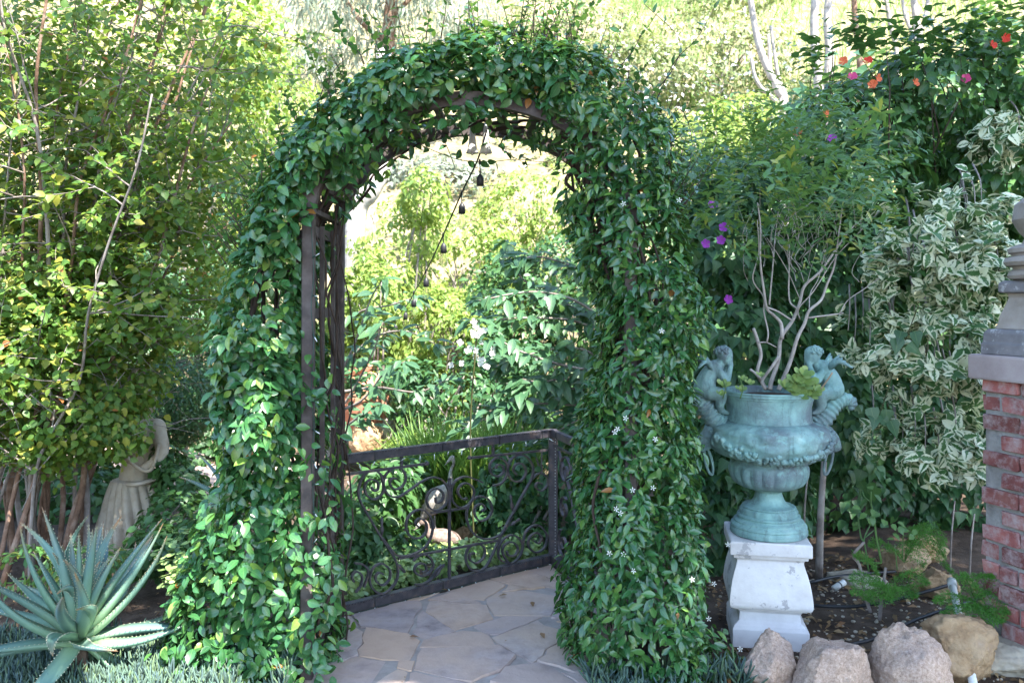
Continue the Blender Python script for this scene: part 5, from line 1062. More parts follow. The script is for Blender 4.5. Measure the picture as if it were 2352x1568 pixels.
bush('shady_bush', 'added dark bush behind the far left stems covering bright paving', 'bush', [B(80, 1080, 6.6, 170, 130, .3), B(230, 1020, 7.0, 120, 130, .3), B(-40, 1150, 6.2, 120, 130, .3), B(180, 1150, 6.2, 120, 70, .25)], 2600, 'round', 'bush_d', .075, 0, None, .6, .1, 4, 76)  # added to cover sunlit paving; dark leaves stand in for gloom here
# ------------------------------------------------------------------ statue
stt = thing('garden_statue', 'buff stone draped figure half hidden by the left shrub', 'statue', (-2.45, 5.35, .0)); SY = 5.35
def sp_(x, y, d=0): return W(x, y, SY + d)
k_ = PX(1, SY)
fused('body', [('b', sp_(333, 922), (27 * k_, 27 * k_, 33 * k_)), ('b', sp_(338, 930, -.03), (18 * k_, 20 * k_, 22 * k_)), ('t', [sp_(330, 950), sp_(326, 975)], 14 * k_), ('t', [sp_(285, 985), sp_(360, 982)], [24 * k_, 22 * k_]), ('t', [sp_(322, 985), sp_(318, 1040), sp_(312, 1100)], [37 * k_, 33 * k_, 37 * k_]), ('t', [sp_(285, 985), sp_(272, 930), sp_(300, 860)], [20 * k_, 15 * k_, 10 * k_]), ('b', sp_(302, 850), 13 * k_), ('t', [sp_(362, 985), sp_(372, 1040, -.05), sp_(330, 1075, -.12)], [19 * k_, 15 * k_, 10 * k_])], .011, M['statue'], stt, 4)
sc0 = sp_(306, 1232); prof = [(74 * k_, 0), (70 * k_, 20 * k_), (64 * k_, 55 * k_), (57 * k_, 90 * k_), (50 * k_, 115 * k_), (44 * k_, 132 * k_), (30 * k_, 138 * k_)]
MB().add(*lathe([(float(np.interp(z_, [q[1] for q in prof], [q[0] for q in prof])), float(z_)) for z_ in np.linspace(0, 138 * k_, 24)], 160, sc0, lambda r, z, a: r * (1 + .34 * (1 - z / (165 * k_)) * (abs(math.cos(a * 8 + 1.2 * z / (60 * k_))) - .6) + .05 * math.cos(a * 5 + 1)))).build('draped_skirt', M['statue'], stt, 'auto')
MB().add(*tube(cr([sp_(272, 1000, -.10), sp_(300, 1060, -.15), sp_(345, 1080, -.14), sp_(365, 1020, -.08)], 8), .011, 8)).build('sash', M['statue'], stt)
MB().add(*tube(cr([sp_(268, 1108, -.05), sp_(310, 1112, -.16), sp_(358, 1100, -.06)], 8), .013, 8)).build('waist_roll', M['statue'], stt)
MB().add(*box((sc0.x, sc0.y, sc0.z - .06), (.46, .46, .12))).build('plinth', M['statue'], stt, False)
# ------------------------------------------------------------------ big multi stemmed shrub on the left
ms = thing('crape_myrtle', 'tall multi stemmed shrub with yellow green leaves filling the left side', 'shrub', (-2.6, 5.0, 0))
tw = MB(); PP, AA_, NN, SS = [], [], [], []
random.seed(21)
def leafy(p, d, ln, n):
    pts = [p]; dd = Vector(d)
    for i in range(n):
        dd = (dd + Vector(rng.normal(0, .14, 3)) + Vector((0, 0, -.02))).normalized(); pts.append(pts[-1] + dd * ln / n); e = dd.orthogonal().normalized(); e = Matrix.Rotation(i * 2.6 + rng.uniform(0, 1), 3, dd) @ e
        for sg in (1, -1):
            if rng.random() < .12: continue
            ax = e * sg + dd * .5 + Vector((0, 0, -.35)); PP.append(pts[-1]); AA_.append(ax); NN.append(Vector((0, 0, .8)) + Vector(rng.normal(0, .45, 3)) + Vector((0, -.35, 0))); SS.append(rng.uniform(.6, 1.2))
    tw.add(*tube(pts[::2] + [pts[-1]], np.linspace(.0025, .001, len(pts[::2]) + 1), 3, False))
for i in range(34):
    bx = rng.uniform(-3.5, -2.62); by = rng.uniform(4.65, 5.35); top = rng.uniform(2.4, 4.6)
    ex = bx + (bx + 2.9) * 1.2 + rng.normal(.45, .8); ex = min(ex, -1.75); ey = by + rng.normal(.1, .7); pts = []
    for q in np.linspace(0, 1, 8):
        s = q ** 1.25; pts.append(Vector((bx + (ex - bx) * s + rng.normal(0, .03), by + (ey - by) * s + rng.normal(0, .03), -.05 + top * q)))
    pts = cr(pts, 4); r0 = rng.uniform(.010, .024); rad = np.linspace(r0, .005, len(pts)); MB().add(*tube(pts, rad, 7)).build('stem', M['bark_brown'] if i % 3 else M['bark_grey'], ms)
    for j in range(13):
        t = rng.uniform(.22, 1); p = pts[min(int(t * (len(pts) - 1)), len(pts) - 1)]; d = Vector((rng.normal(0, .8), rng.normal(-.25, .8), rng.uniform(-.1, .8))).normalized(); ln = rng.uniform(.3, .75)
        q = [p]; dd = d.copy()
        for _ in range(5): dd = (dd + Vector(rng.normal(0, .15, 3))).normalized(); q.append(q[-1] + dd * ln / 5)
        tw.add(*tube(q, np.linspace(.0055, .0025, 6), 4, False))
        for _ in range(4):
            b_ = q[rng.integers(1, 6)]; leafy(b_, (d + Vector(rng.normal(0, .7, 3))).normalized(), rng.uniform(.18, .40), 8)
tw.build('twigs', M['bark_grey'], ms)['kind'] = 'stuff'
P = np.array([tuple(p) for p in PP]); A = np.array([tuple(p) for p in AA_]); N = np.array([tuple(p) for p in NN]); S = .056 * np.array(SS)
# drop what would hang in front of the aloe, statue and arch
x = HX + P[:, 0] / P[:, 1] * F; y = HY - (P[:, 2] - EYE) / P[:, 1] * F
keep = (P[:, 1] > 4.1) & ~((P[:, 0] > -1.55) & (P[:, 2] < 1.3)) & ~((P[:, 2] < .75)) & ~((P[:, 0] > -2.3) & (P[:, 2] < 1.36)) & ~((P[:, 0] > -2.75) & (P[:, 2] < 1.2) & (rng.random(len(P)) < .75))
P, A, N, S = P[keep], A[keep], N[keep], S[keep]
bl = [B(120, 150, 5.6, 200, 190, .7), B(330, 180, 5.8, 200, 200, .7), B(500, 300, 6.0, 150, 200, .6), B(150, 430, 5.2, 200, 170, .6), B(380, 480, 5.5, 190, 170, .6), B(120, 660, 4.9, 190, 150, .5), B(330, 690, 5.1, 180, 150, .5), B(470, 640, 5.8, 120, 160, .5), B(540, 130, 6.4, 120, 150, .6)]
P9, O9, U9 = blob_pts(bl, 11000, .2, .4, .42, 3.2, 79, .5); m = len(P9); A9, N9 = pose(O9, m, .5, .55, .5, .3, .7)
P = np.concatenate([P, P9]); A = np.concatenate([A, A9]); N = np.concatenate([N, N9]); S = np.concatenate([S, .056 * rng.uniform(.5, 1.2, m)])
foliage(ms, 'round', P, A, N, S, M['myrtle'], 300, np.clip((5.4 - P[:, 1]), .1, 1))
# a nearer drooping spray of bright leaves on the left
P, O, U = blob_pts([B(90, 800, 4.8, 150, 140, .4), B(230, 860, 5.0, 120, 150, .35), B(110, 960, 4.7, 130, 90, .3), B(250, 760, 5.1, 130, 130, .35), B(30, 880, 4.6, 80, 130, .3), B(290, 900, 5.0, 55, 80, .25), B(180, 1010, 4.9, 110, 60, .3), B(60, 1050, 4.7, 110, 70, .25), B(250, 960, 4.9, 90, 110, .25), B(340, 860, 5.1, 60, 60, .2)], 5400, .15, .45, .40, 4.5, 77, .4); m = len(P); A, N = pose(O, m, .5, .55, .5, .3, .75)
o = attach(bpy.data.objects.new('foliage', scatter_mesh('foliage', T['round'], P, A, N, .052 * rng.uniform(.5, 1.2, m), M['myrtle'])), ms); o['kind'] = 'stuff'

# ------------------------------------------------------------------ beyond the railing
def heron(lb, mat, parts, legs, beak):
    c = parts[0][1]; th = thing('heron_statue', lb, 'statue', (c.x, c.y, ground_h(c.x, c.y)), 'heron statues')
    fused('body', parts, .009, M[mat], th, 3)
    for l in legs: MB().add(*tube(l, .007, 6)).build('leg', M[mat], th)
    MB().add(*tube(beak, [.013, .008, .002], 6)).build('beak', M['heron'], th)
def Z5(zx, zy, Y): return W(790.3 + zx * .3, 978.4 + zy * .3, Y)
HYy = 5.75; kz5 = PX(.3, HYy)
rot = Matrix.Rotation(R(-28), 3, 'Y')
g5 = ground_h(-.5, HYy)
heron('grey heron statue standing upright behind the railing', 'heron', [('b', Z5(700, 570, HYy), (80 * kz5, .085, 125 * kz5), Matrix.Rotation(R(30), 3, 'Y')), ('t', [Z5(770, 490, HYy), Z5(812, 440, HYy), Z5(815, 350, HYy), Z5(840, 285, HYy), Z5(832, 245, HYy)], [.045, .024, .014, .012, .017]), ('b', Z5(828, 240, HYy), (.022, .018, .018)), ('t', [Z5(640, 640, HYy), Z5(595, 720, HYy)], [.05, .02])],
      [[Z5(690, 660, HYy), Z5(700, 820, HYy), Vector((Z5(690, 0, HYy).x, HYy, g5 - .02))], [Z5(660, 660, HYy), Z5(650, 820, HYy), Vector((Z5(640, 0, HYy).x, HYy, g5 - .02))]], [Z5(820, 242, HYy), Z5(795, 272, HYy), Z5(772, 298, HYy)])
HY2 = 5.6
heron('brown heron statue stooping with its beak down behind the railing', 'heron_b', [('b', Z5(760, 850, HY2), (135 * kz5, .08, 62 * kz5), Matrix.Rotation(R(8), 3, 'Y')), ('t', [Z5(670, 840, HY2), Z5(640, 790, HY2), Z5(630, 740, HY2), Z5(600, 730, HY2)], [.035, .02, .016, .018]), ('b', Z5(595, 738, HY2), (.024, .018, .018)), ('t', [Z5(840, 860, HY2), Z5(900, 890, HY2)], [.04, .015])],
      [[Z5(820, 900, HY2), Z5(885, 985, HY2), Z5(855, 1090, HY2), Vector((Z5(850, 0, HY2).x, HY2, g5 - .05))], [Z5(740, 900, HY2), Z5(770, 1000, HY2), Vector((Z5(745, 0, HY2).x, HY2, g5 - .05))]], [Z5(580, 745, HY2), Z5(545, 785, HY2), Z5(505, 825, HY2)])
# low planting behind the railing
bush('low_bush', 'green bush with rounded leaves behind the left half of the railing', 'bush', [B(870, 1140, 5.5, 75, 70, .25), B(850, 1230, 5.3, 60, 60, .2), B(920, 1100, 6.0, 70, 50, .25)], 1300, 'broad', 'bush_d', .095, 150, None, .5, .3, 5, 81)
bush('low_bush', 'dark ivy like bush behind the right half of the railing', 'bush', [B(1180, 1120, 5.9, 80, 90, .25), B(1240, 1080, 5.8, 60, 80, .2), B(1150, 1190, 5.8, 60, 50, .2), B(1310, 1130, 5.6, 50, 110, .2)], 1500, 'round', 'ivy', .065, 150, None, .6, .3, 6, 82)
bush('low_bush', 'jade succulents low behind the bottom rail', 'succulent', [B(940, 1300, 5.2, 60, 36, .12), B(1000, 1280, 5.4, 80, 30, .12), B(870, 1320, 4.85, 40, 40, .1), B(1180, 1270, 5.5, 90, 24, .12)], 800, 'paddle', 'succ', .05, 100, None, .5, .2, 6, 83, .6, -.3, trunk=False)
bush('low_bush', 'leafy ground plants tight behind the left bottom rail', 'bush', [B(850, 1290, 4.9, 60, 60, .14), B(930, 1250, 5.2, 70, 40, .14), B(820, 1200, 5.0, 40, 80, .14), B(1060, 1270, 5.5, 60, 26, .12), B(1240, 1230, 5.5, 60, 30, .1)], 1100, 'broad', 'bush_d', .075, 100, None, .4, .2, 5, 86, trunk=False)
bl = []
for t_ in np.linspace(.05, .97, 11):
    p = P0.lerp(P1, float(t_)) - rn * (.2 + .1 * rng.random()); bl.append((p.x, p.y, .02 + .04 * rng.random(), .12, .09, .08 + .05 * rng.random()))
bush('low_bush', 'strip of small leafy plants along the back of the bottom rail', 'ground plants', bl, 1500, 'paddle', 'succ', .045, 120, None, .3, .2, 6, 88, .6, -.4, trunk=False)
gr = thing('papyrus_clump', 'bright green grassy clump behind the upright heron', 'grass', (-.45, 6.5, ground_h(-.45, 6.5)))
n = 2600; cx = rng.choice([-.62, -.42, -.22, -.1], n); bx = cx + rng.normal(0, .06, n); by = 6.5 + rng.normal(0, .12, n); P = np.stack([bx, by, np.full(n, ground_h(-.4, 6.5))], 1); A = np.stack([rng.normal(0, .28, n), rng.normal(-.05, .28, n), np.ones(n)], 1); N = rnd3(n) * [1, 1, .2]
o = attach(bpy.data.objects.new('blades', scatter_mesh('blades', T['blade'], P, A, N, rng.uniform(.4, .95, n), M['grass'])), gr); o['kind'] = 'stuff'
bush('low_bush', 'sunlit ground cover mound above the top rail', 'bush', [B(960, 1025, 8.0, 90, 34, .4), B(1060, 1040, 7.6, 80, 40, .4), B(1130, 1060, 7.4, 60, 40, .3)], 2200, 'lo', 'bush_y', .05, 0, None, .5, .1, 4, 84, .6, .2, trunk=False)
kb = thing('stone_kerb', 'pale sunlit stone edging line beyond the railing', 'kerb', W(965, 990, 9.0)); a, b = W(890, 975, 9.2), W(1035, 998, 8.6)
me = bevelled(MB().add(*beam(a, b, .05, .16)).mesh('edging', M['water_edge'], False), .01, 1); attach(bpy.data.objects.new('edging', me), kb)
MB().add(*beam(a + Vector((0, .05, -.22)), b + Vector((0, .05, -.22)), .36, .12)).build('wall_face', M['greyrock'], kb, False)
lw = thing('rubble_wall', 'shady low rubble wall under the bushes beyond the kerb', 'wall', W(960, 960, 9.9)); random.seed(31)
for i in range(46):
    x, y = random.uniform(850, 1180), random.uniform(905, 1000); p = W(x, y, 9.9 + random.uniform(-.1, .1)); r = random.uniform(.06, .12); bm = bmesh.new(); bmesh.ops.create_icosphere(bm, subdivisions=2, radius=1)
    for v in bm.verts: q = v.co * (1 + .25 * mnoise.noise(v.co * 1.5 + Vector((i, 0, 0)))); v.co = p + Vector((q.x * r * 1.3, q.y * r, q.z * r * .8))
    me = bpy.data.meshes.new('stone'); bm.to_mesh(me); bm.free(); me.materials.append(M['greyrock']); attach(bpy.data.objects.new('stone', me), lw)
tp = thing('terracotta_pot', 'large sunlit terracotta pot tilted beside the left arch post', 'pot', W(845, 910, 8.6)); c = W(845, 985, 8.6); k_ = PX(1, 8.6)
V, Fc = lathe([(44 * k_, 0), (58 * k_, 30 * k_), (68 * k_, 70 * k_), (66 * k_, 96 * k_), (54 * k_, 116 * k_), (40 * k_, 124 * k_), (38 * k_, 130 * k_), (46 * k_, 136 * k_), (46 * k_, 144 * k_), (36 * k_, 144 * k_), (30 * k_, 120 * k_), (.1 * k_, 116 * k_)], 40)
Rm = Matrix.Rotation(R(-14), 3, 'Y'); MB().add([c + Rm @ v for v in V], Fc).build('pot_body', M['terra'], tp)
for zz, rr in ((70, 68.5), (98, 66)): MB().add(*tube([c + Rm @ Vector((rr * k_ * math.cos(a), rr * k_ * math.sin(a), zz * k_)) for a in np.linspace(0, 2 * math.pi, 41)], 2.2 * k_, 6)).build('band', M['terra'], tp)

# ------------------------------------------------------------------ broad leaved shrub reaching into the arch opening from the right
def sprays(th, brs, mat, size, nl=9, key='broad'):
    PP, AA_, NN, SS = [], [], [], []
    for pl in brs:
        pts = cr([W(*q) for q in pl], 6); MB().add(*tube(pts, np.linspace(.011, .004, len(pts)), 6)).build('branch', M['bark_grey'], th)
        m = len(pts); st = max(1, m // nl)
        for i in range(3, m, st):
            tg = (pts[i] - pts[i - 1]).normalized(); sd_ = tg.cross(Vector((0, 0, 1))).normalized()
            for sg in (1, -1):
                for _ in range(2):
                    ax = sd_ * sg * rng.uniform(.4, 1) + tg * rng.uniform(.2, 1) + Vector((0, 0, rng.uniform(-.7, .1))); PP.append(pts[i] + Vector(rng.normal(0, .03, 3))); AA_.append(tuple(ax)); NN.append((rng.normal(0, .3), rng.normal(-.35, .3), 1)); SS.append(size * rng.uniform(.55, 1.15))
        for _ in range(3): PP.append(pts[-1]); AA_.append(tuple((pts[-1] - pts[-3]).normalized() + Vector(rng.normal(0, .4, 3)) + Vector((0, 0, -.2)))); NN.append((0, -.4, 1)); SS.append(size * rng.uniform(.6, 1.1))
    return np.array([tuple(p) for p in PP]), np.array(AA_), np.array(NN), np.array(SS)
bs = thing('broadleaf_shrub', 'shady broad leaved shrub reaching from the right into the arch opening', 'shrub', (.9, 6.2, 0))
brs = [[(1420, 760, 6.2), (1320, 690, 6.0), (1220, 670, 5.8), (1100, 690, 5.6)], [(1430, 700, 6.3), (1330, 620, 6.1), (1240, 590, 6.0), (1180, 600, 5.9)], [(1430, 800, 6.2), (1330, 740, 6.0), (1200, 730, 5.7), (1080, 740, 5.6)], [(1420, 850, 6.1), (1330, 800, 5.9), (1230, 810, 5.7), (1140, 840, 5.6)], [(1430, 880, 6.0), (1330, 870, 5.8), (1240, 880, 5.6), (1170, 930, 5.5)], [(1420, 920, 6.0), (1330, 930, 5.8), (1200, 930, 5.6), (1060, 985, 5.5)], [(1420, 950, 5.9), (1340, 960, 5.7), (1280, 990, 5.6)], [(1440, 650, 6.4), (1380, 560, 6.2), (1330, 520, 6.1)], [(1430, 860, 6.0), (1300, 840, 5.7), (1180, 800, 5.5), (1130, 760, 5.4)], [(1420, 900, 6.0), (1300, 890, 5.7), (1200, 870, 5.5)], [(1440, 740, 6.4), (1300, 700, 6.2), (1200, 640, 6.1), (1160, 560, 6.1)], [(1430, 820, 6.4), (1350, 740, 6.3), (1260, 660, 6.3)]]
P, A, N, S = sprays(bs, brs, 'broad', .155, 10); foliage(bs, 'broad', P, A, N, S, M['broad'], 300)
for i, q in enumerate(((1430, 760), (1440, 900), (1425, 830))): MB().add(*tube(cr([(.85 + .05 * i, 6.3, ground_h(.85, 6.3) - .05), (.9 + .04 * i, 6.35, .6), W(q[0], q[1], 6.25)], 4), np.linspace(.03, .014, 9), 7)).build('branch', M['bark_grey'], bs)
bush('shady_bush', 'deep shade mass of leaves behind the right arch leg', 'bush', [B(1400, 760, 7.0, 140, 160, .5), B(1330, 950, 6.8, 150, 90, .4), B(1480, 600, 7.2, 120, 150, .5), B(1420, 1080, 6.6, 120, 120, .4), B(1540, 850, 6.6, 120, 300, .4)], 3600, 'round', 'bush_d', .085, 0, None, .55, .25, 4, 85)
b2 = thing('broadleaf_shrub', 'leaning sprays of broad leaves just beyond the left arch post', 'shrub', (-1.35, 6.0, 0))
brs = [[(770, 960, 6.0), (820, 880, 5.9), (860, 800, 5.7), (880, 740, 5.6)], [(760, 900, 6.1), (810, 800, 6.0), (850, 690, 5.9), (880, 640, 5.8)], [(760, 950, 5.9), (830, 920, 5.7), (880, 860, 5.6), (930, 830, 5.5)], [(770, 1000, 5.7), (820, 960, 5.5), (870, 930, 5.4)], [(760, 800, 6.3), (820, 720, 6.2), (900, 700, 6.1), (960, 680, 6.0)], [(770, 860, 6.2), (850, 780, 6.1), (930, 760, 6.0), (1000, 790, 5.9)], [(780, 900, 6.0), (870, 890, 5.9), (960, 900, 5.8), (1030, 870, 5.7)]]
P, A, N, S = sprays(b2, brs, 'broad', .135, 6); foliage(b2, 'broad', P, A, N, S, M['broad'], 200)
MB().add(*tube(cr([(-1.38, 6.05, ground_h(-1.38, 6.05) - .05), (-1.36, 6.05, .4), W(765, 920, 6.1)], 4), np.linspace(.025, .014, 9), 7)).build('branch', M['bark_grey'], b2)
# oakleaf hydrangea bloom
hy = thing('white_blossom', 'upright cluster of white hydrangea petals in the arch opening', 'flower', (W(1090, 850, 5.5).x, 5.5, -.2)); hm = flower_mesh('floret', 4, .024, .95, M['white_petal'], .15, .0)
for _ in range(22):
    t = rng.random(); p = W(1085 + rng.normal(0, 24 * (1.1 - t) + 6) + t * 10, 840 - 90 * t + rng.normal(0, 8), 5.3 + rng.normal(0, .04)); put_flower(hm, p, (rng.normal(0, .5), -1, rng.normal(.4, .5)), hy, 'floret')
MB().add(*tube(cr([(W(1090, 0, 5.5).x, 5.5, ground_h(-.2, 5.5)), W(1080, 1000, 5.4), W(1090, 830, 5.33), W(1096, 760, 5.3)], 4), .006, 5)).build('stem', M['shoot'], hy)

# ------------------------------------------------------------------ sunlit bushes and hillside behind
def hillbush(i, x, y, Y, rx, rz, n, mat, lb, key='lo', size=.075, gap=.34):
    c = W(x, y, Y); g = ground_h(c.x, c.y); bl = [B(x, y, Y, rx, rz, PX(rx, Y) * .7)]
    for _ in range(4): bl.append(B(x + rng.normal(0, rx * .55), y + rng.normal(-.1, .45) * rz, Y + rng.normal(0, .3), rx * rng.uniform(.45, .7), rz * rng.uniform(.45, .7), PX(rx, Y) * .4))
    low = c.z - PX(rz, Y)
    if low > g: bl.append((c.x, c.y, (g + c.z) / 2, PX(rx, Y) * .8, PX(rx, Y) * .6, (c.z - g) / 2 + .1))
    return bush('hillside_bush', lb, 'bush', bl, n, key, mat, size, 0, 'sunlit bushes behind the arch', .6, gap, 2.6, 100 + i, .5, .4, .3)
HB = [(910, 560, 10.0, 120, 110, 2600, 'bush_y', 'pale sunlit bush filling the left of the arch opening'), (1060, 600, 11.0, 140, 120, 3000, 'bush_y', 'bright yellow green bush at the centre of the arch opening'), (1230, 480, 12.0, 130, 110, 2600, 'bush_y', 'sunlit feathery bush high in the right of the arch opening'), (1000, 770, 9.3, 130, 110, 3000, 'bush_y', 'sunlit hydrangea like bush low in the arch opening'), (860, 700, 9.0, 90, 130, 2000, 'bush_y', 'sunlit bush beside the terracotta pot'), (1180, 730, 9.2, 120, 120, 2600, 'bush_d', 'yellow green bush behind the white blossom'), (1310, 660, 9.4, 110, 140, 2200, 'bush_d', 'sunlit bush behind the right arch leg'), (1060, 890, 8.6, 210, 75, 2600, 'ivy', 'low thicket under the sunlit bushes, leaf colour darkened to stand for their shadow'),  # low thicket takes the darker ivy leaf colour in place of under-bush shadow
      (150, 330, 11.0, 260, 260, 3800, 'myrtle', 'tall sunlit bush far behind the left shrub'), (450, 330, 12.0, 230, 280, 3800, 'myrtle', 'sunlit tree like bush behind the left of the arch'), (610, 330, 13.0, 130, 230, 2600, 'bush_y', 'yellow sunlit bush beside the left shoulder of the arch'), (300, 720, 10.0, 240, 170, 3200, 'ivy', 'bush behind the stems of the left shrub, leaf colour darkened as shade'), (560, 720, 10.5, 150, 170, 2400, 'ivy', 'bush behind the left leg of the arch, leaf colour darkened as shade'), (60, 780, 9.5, 180, 170, 2400, 'ivy', 'dark bush at the far left edge'),  # darker ivy leaf colour paints the shaded hollow behind stems and left leg
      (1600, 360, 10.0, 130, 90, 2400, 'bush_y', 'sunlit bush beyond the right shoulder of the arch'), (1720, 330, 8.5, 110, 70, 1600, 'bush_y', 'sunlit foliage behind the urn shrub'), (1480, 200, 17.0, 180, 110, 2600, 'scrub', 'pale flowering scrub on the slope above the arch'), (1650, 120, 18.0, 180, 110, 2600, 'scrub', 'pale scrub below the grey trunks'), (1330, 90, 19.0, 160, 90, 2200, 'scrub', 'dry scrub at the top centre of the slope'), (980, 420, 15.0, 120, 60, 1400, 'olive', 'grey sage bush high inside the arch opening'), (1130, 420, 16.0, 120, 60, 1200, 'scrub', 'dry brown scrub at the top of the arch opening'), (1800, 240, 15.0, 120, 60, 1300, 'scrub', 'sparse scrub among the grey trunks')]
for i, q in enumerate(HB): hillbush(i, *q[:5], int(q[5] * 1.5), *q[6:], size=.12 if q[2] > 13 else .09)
# white umbels dotted over the slope scrub
n = 420; x = rng.uniform(1380, 1850, n); y = rng.uniform(20, 330, n); Pw = np.array([W(a, b, float(np.interp(b, [0, 330], [17.6, 13.5]))) for a, b in zip(x, y)]); me = scatter_mesh('white_flowers', T['lo'], Pw, rnd3(n), rnd3(n) + [0, -1, 1], np.full(n, .10), M['white_petal']); o = bpy.data.objects.new('slope_flowers', me); col.objects.link(o); tag(o, 'tiny white blossoms dotted over the sunlit slope scrub', 'flowers', None, 'stuff')
# scrub cover of the whole slope
n = 26000; x = rng.uniform(-15, 15, n); y = rng.uniform(10.5, 27, n); kq = vnoise(np.stack([x, y, x * 0], 1), .9, 91); ok = (kq > .42) & ~((x > 5.5) & (y > 15)); x, y = x[ok], y[ok]; n = len(x); z = np.array([ground_h(a, b) for a, b in zip(x, y)]) + rng.uniform(0, .5, n) * kq[ok]
P = np.stack([x, y, z], 1); A, N = pose(np.tile([0, -.6, .6], (n, 1)), n, .6, .6, .1, .4, .8); me = scatter_mesh('scrub', T['lo'], P, A, N, .15 * rng.uniform(.5, 1.3, n), M['scrub']); o = bpy.data.objects.new('hillside_scrub', me); col.objects.link(o); tag(o, 'low dry scrub covering the sunlit hillside', 'scrub', None, 'stuff')
n = 9000; x = rng.uniform(3, 15, n); y = rng.uniform(12, 27, n); P = np.stack([x, y, np.array([ground_h(a, b) for a, b in zip(x, y)])], 1); A = np.stack([rng.normal(0, .3, n), rng.normal(0, .3, n), np.ones(n)], 1); me = scatter_mesh('grass', T['blade'], P, A, rnd3(n), rng.uniform(.3, .8, n), M['grass']); o = bpy.data.objects.new('slope_grass', me); col.objects.link(o); tag(o, 'sunlit grass on the slope at upper right', 'grass', None, 'stuff')
# ------------------------------------------------------------------ trees on the slope
def trunk_tree(lb, pl, r0, r1, mat, branches=(), crown=None, name='slope_tree', cat='tree', group='trees on the slope'):
    p0 = W(*pl[0]); g = ground_h(p0.x, p0.y); th = thing(name, lb, cat, (p0.x, p0.y, g), group); pts = [W(*q) for q in pl]
    if pts[0].z > g: pts = [Vector((pts[0].x, pts[0].y, g - .1))] + pts
    pts = cr(pts, 5); MB().add(*tube(pts, np.linspace(r0, r1, len(pts)), 10)).build('trunk', M[mat], th)
    for bpl, a, b in branches:
        q = cr([W(*z) for z in bpl], 5); MB().add(*tube(q, np.linspace(a, b, len(q)), 7)).build('limb', M[mat], th)
    if crown:
        bl, n, key, lm, size, dr = crown; P, O, U = blob_pts(bl, n, .3, .4, .3, 2.2, 120, .3); m = len(P); A, N = pose(O, m, .2, .7, dr, .25, .45); foliage(th, key, P, A, N, size * rng.uniform(.6, 1.2, m), M[lm])
    return th
trunk_tree('grey green eucalyptus like tree with a dark trunk above the arch', [(880, 200, 15), (890, 100, 15), (900, 0, 15), (910, -150, 15)], .16, .10, 'bark_brown', [([(890, 100, 15), (820, 40, 15), (760, -60, 15)], .06, .03), ([(898, 40, 15), (960, -20, 15), (1010, -80, 15)], .05, .02)], ([B(760, 60, 15, 130, 110, 1.2), B(700, 170, 14.5, 80, 60, .8), B(960, 60, 15.5, 110, 90, 1.0), B(840, -80, 15, 220, 90, 1.3), B(1090, 60, 16, 70, 80, .8)], 5200, 'narrow', 'olive', .26, 1.2), 'eucalyptus_tree')
trunk_tree('leaning pale brown trunk seen inside the left of the arch', [(815, 520, 11), (850, 440, 11), (885, 370, 11.2), (905, 250, 11.4), (880, 120, 11.6)], .15, .11, 'bark_pale')
for i, (pl, r0, r1, lb, br) in enumerate((
    ([(1800, 265, 12), (1790, 215, 12), (1755, 140, 12), (1735, 70, 12), (1718, -40, 12)], .075, .04, 'curved grey trunk left of the pale trunks on the slope', [([(1790, 240, 12), (1740, 190, 12), (1722, 120, 12)], .035, .02), ([(1770, 170, 12), (1765, 80, 12)], .03, .02)]),
    ([(1805, 262, 12.3), (1790, 190, 12.3), (1778, 120, 12.3), (1770, 60, 12.3)], .035, .02, 'thin grey sapling just right of the curved trunk', []),
    ([(1880, 200, 14), (1872, 120, 14), (1870, 40, 14), (1875, -50, 14)], .085, .06, 'left of the pair of upright pale trunks at the top right', []),
    ([(1902, 200, 14.3), (1905, 120, 14.3), (1900, 40, 14.3), (1910, -60, 14.3)], .085, .06, 'right of the pair of upright pale trunks at the top right', []),
    ([(1975, 150, 15), (1965, 60, 15), (1960, -40, 15)], .06, .05, 'slim dark trunk right of the pair of pale trunks', []),
    ([(2110, 120, 14.5), (2105, 60, 14.5), (2095, -30, 14.5)], .08, .05, 'forked grey trunk near the top right corner', [([(2108, 90, 14.5), (2125, 40, 14.5), (2135, -30, 14.5)], .045, .03), ([(2108, 100, 14.5), (2080, 40, 14.5), (2070, -20, 14.5)], .04, .025)]),
    ([(2060, 140, 15.5), (2045, 60, 15.5), (2030, -30, 15.5)], .045, .035, 'thin pale trunk left of the forked trunk', []))):
    cx, cy_, cY = pl[-1]; trunk_tree(lb, pl, r0, r1, 'bark_pale' if i not in (4,) else 'bark_brown', br, ([B(cx + rng.normal(0, 20), cy_ - 120, cY, 130, 70, .9)], 500, 'lo', 'scrub', .13, .5))

# ------------------------------------------------------------------ tall tree behind the camera: its crown keeps the foreground in shade
st = thing('shade_tree', 'tall broad crowned tree overhead behind the viewpoint shading the arch', 'tree', (4.2, -3.5, 0))
bl = []
for (x0, x1, y0, y1, z) in ((-.8, 6.0, -3.0, .4, 6.6), (.4, 3.4, .2, 1.2, 6.7), (3.4, 6.4, .4, 3.0, 6.7), (-1.0, .4, 1.9, 2.6, 6.8), (-2.4, .2, 2.4, 3.3, 6.8), (2.2, 4.0, 2.6, 3.2, 6.8), (2.8, 4.3, .6, 1.9, 6.7), (.5, 6.0, -2.5, .6, 7.5)):
    for _ in range(26 if z < 7 and x1 - x0 > 5 else (9 if x0 == -2.4 else 5 if x0 == -1.0 else 14)): bl.append((rng.uniform(x0, x1), rng.uniform(y0, y1), z + rng.normal(0, .25), rng.uniform(.7, 1.1), rng.uniform(.7, 1.1), rng.uniform(.35, .6)))
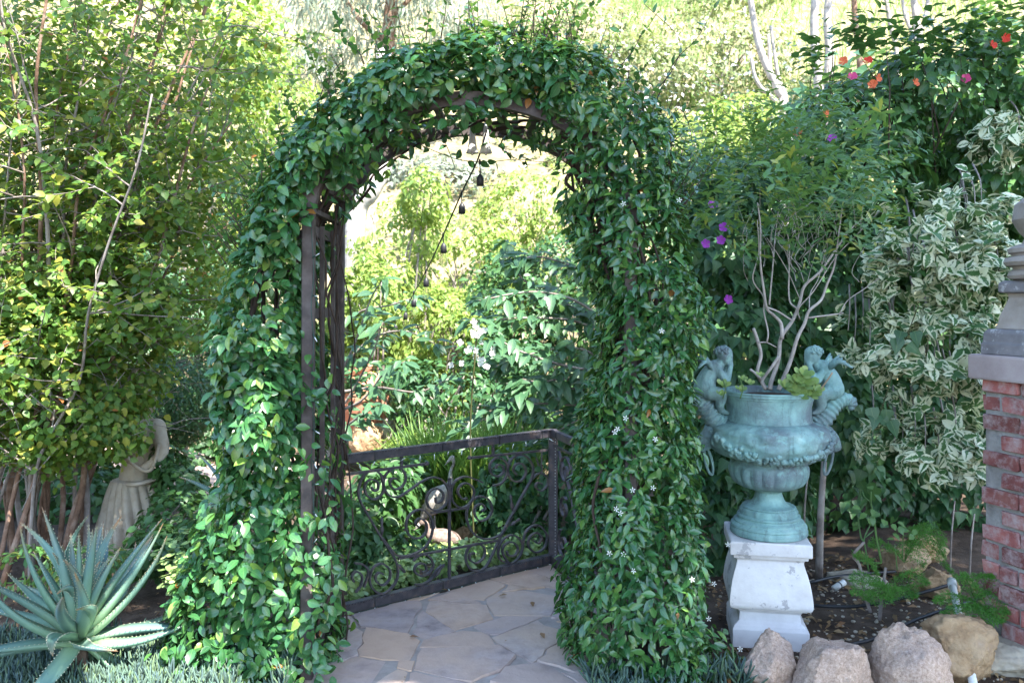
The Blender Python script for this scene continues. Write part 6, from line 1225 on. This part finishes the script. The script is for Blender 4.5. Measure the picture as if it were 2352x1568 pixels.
b = np.array(bl); n = 30000; ix = rng.integers(0, len(b), n); P = b[ix, :3] + rnd3(n) * b[ix, 3:6] * np.cbrt(rng.random(n))[:, None]
P = P[P[:, 1] < 3.9]
for tx, ty, tz, tr_ in ((-1.25, 3.3, .35, .5), (-.45, 3.35, 0, .22), (-.75, 3.75, 0, .12), (.1, 3.9, 0, .10), (1.36, 3.3, .2, .10), (-2.35, 3.3, .3, .2), (.75, 3.3, .5, .15), (-1.2, 3.4, .9, .14), (-2.75, 4.6, 1.3, .42), (-3.0, 4.5, 1.7, .36), (-2.6, 4.7, .95, .2), (-2.3, 4.8, 2.0, .25), (-3.0, 4.8, 2.4, .35), (-2.2, 5.0, 3.2, .35), (-2.6, 5.2, 2.8, .3), (-.5, 5.75, .4, .5), (-.9, 5.5, .2, .5), (-.35, 6.3, .3, .34), (-.05, 5.4, .05, .22), (-.6, 5.2, .1, .35)):   # gaps in the crown where sun comes through
    q = P - np.array([tx, ty, tz]); sv = np.array(SUN); d = np.linalg.norm(q - sv * (q @ sv)[:, None], axis=1); P = P[d > tr_]
n = len(P); me = scatter_mesh('crown', T['lo'], P, rnd3(n), rnd3(n) * .6 + [0, 0, 1], .22 * rng.uniform(.6, 1.2, n), M['canopy']); o = attach(bpy.data.objects.new('crown', me), st); o['kind'] = 'stuff'
MB().add(*tube(cr([(4.2, -3.5, -.1), (4.0, -3.3, 2.0), (3.4, -2.8, 4.2), (2.4, -2.2, 5.8)], 5), np.linspace(.3, .17, 16), 12)).build('trunk', M['bark_brown'], st)
for q in ((-.5, -1, 6.6), (1.0, 1.2, 6.7), (3.0, 1.2, 6.7), (0, -2.5, 7.2), (2.5, .2, 7.5), (5.5, 2.2, 6.8), (4.8, -.5, 7)):
    MB().add(*tube(cr([(3.2, -2.7, 4.6), ((3.2 + q[0]) / 2, (q[1] - 2.7) / 2, 6.0), q], 5), np.linspace(.13, .03, 11), 8)).build('limb', M['bark_brown'], st)
print('objects', len(bpy.data.objects), 'tris', sum(len(m.polygons) for m in bpy.data.meshes))
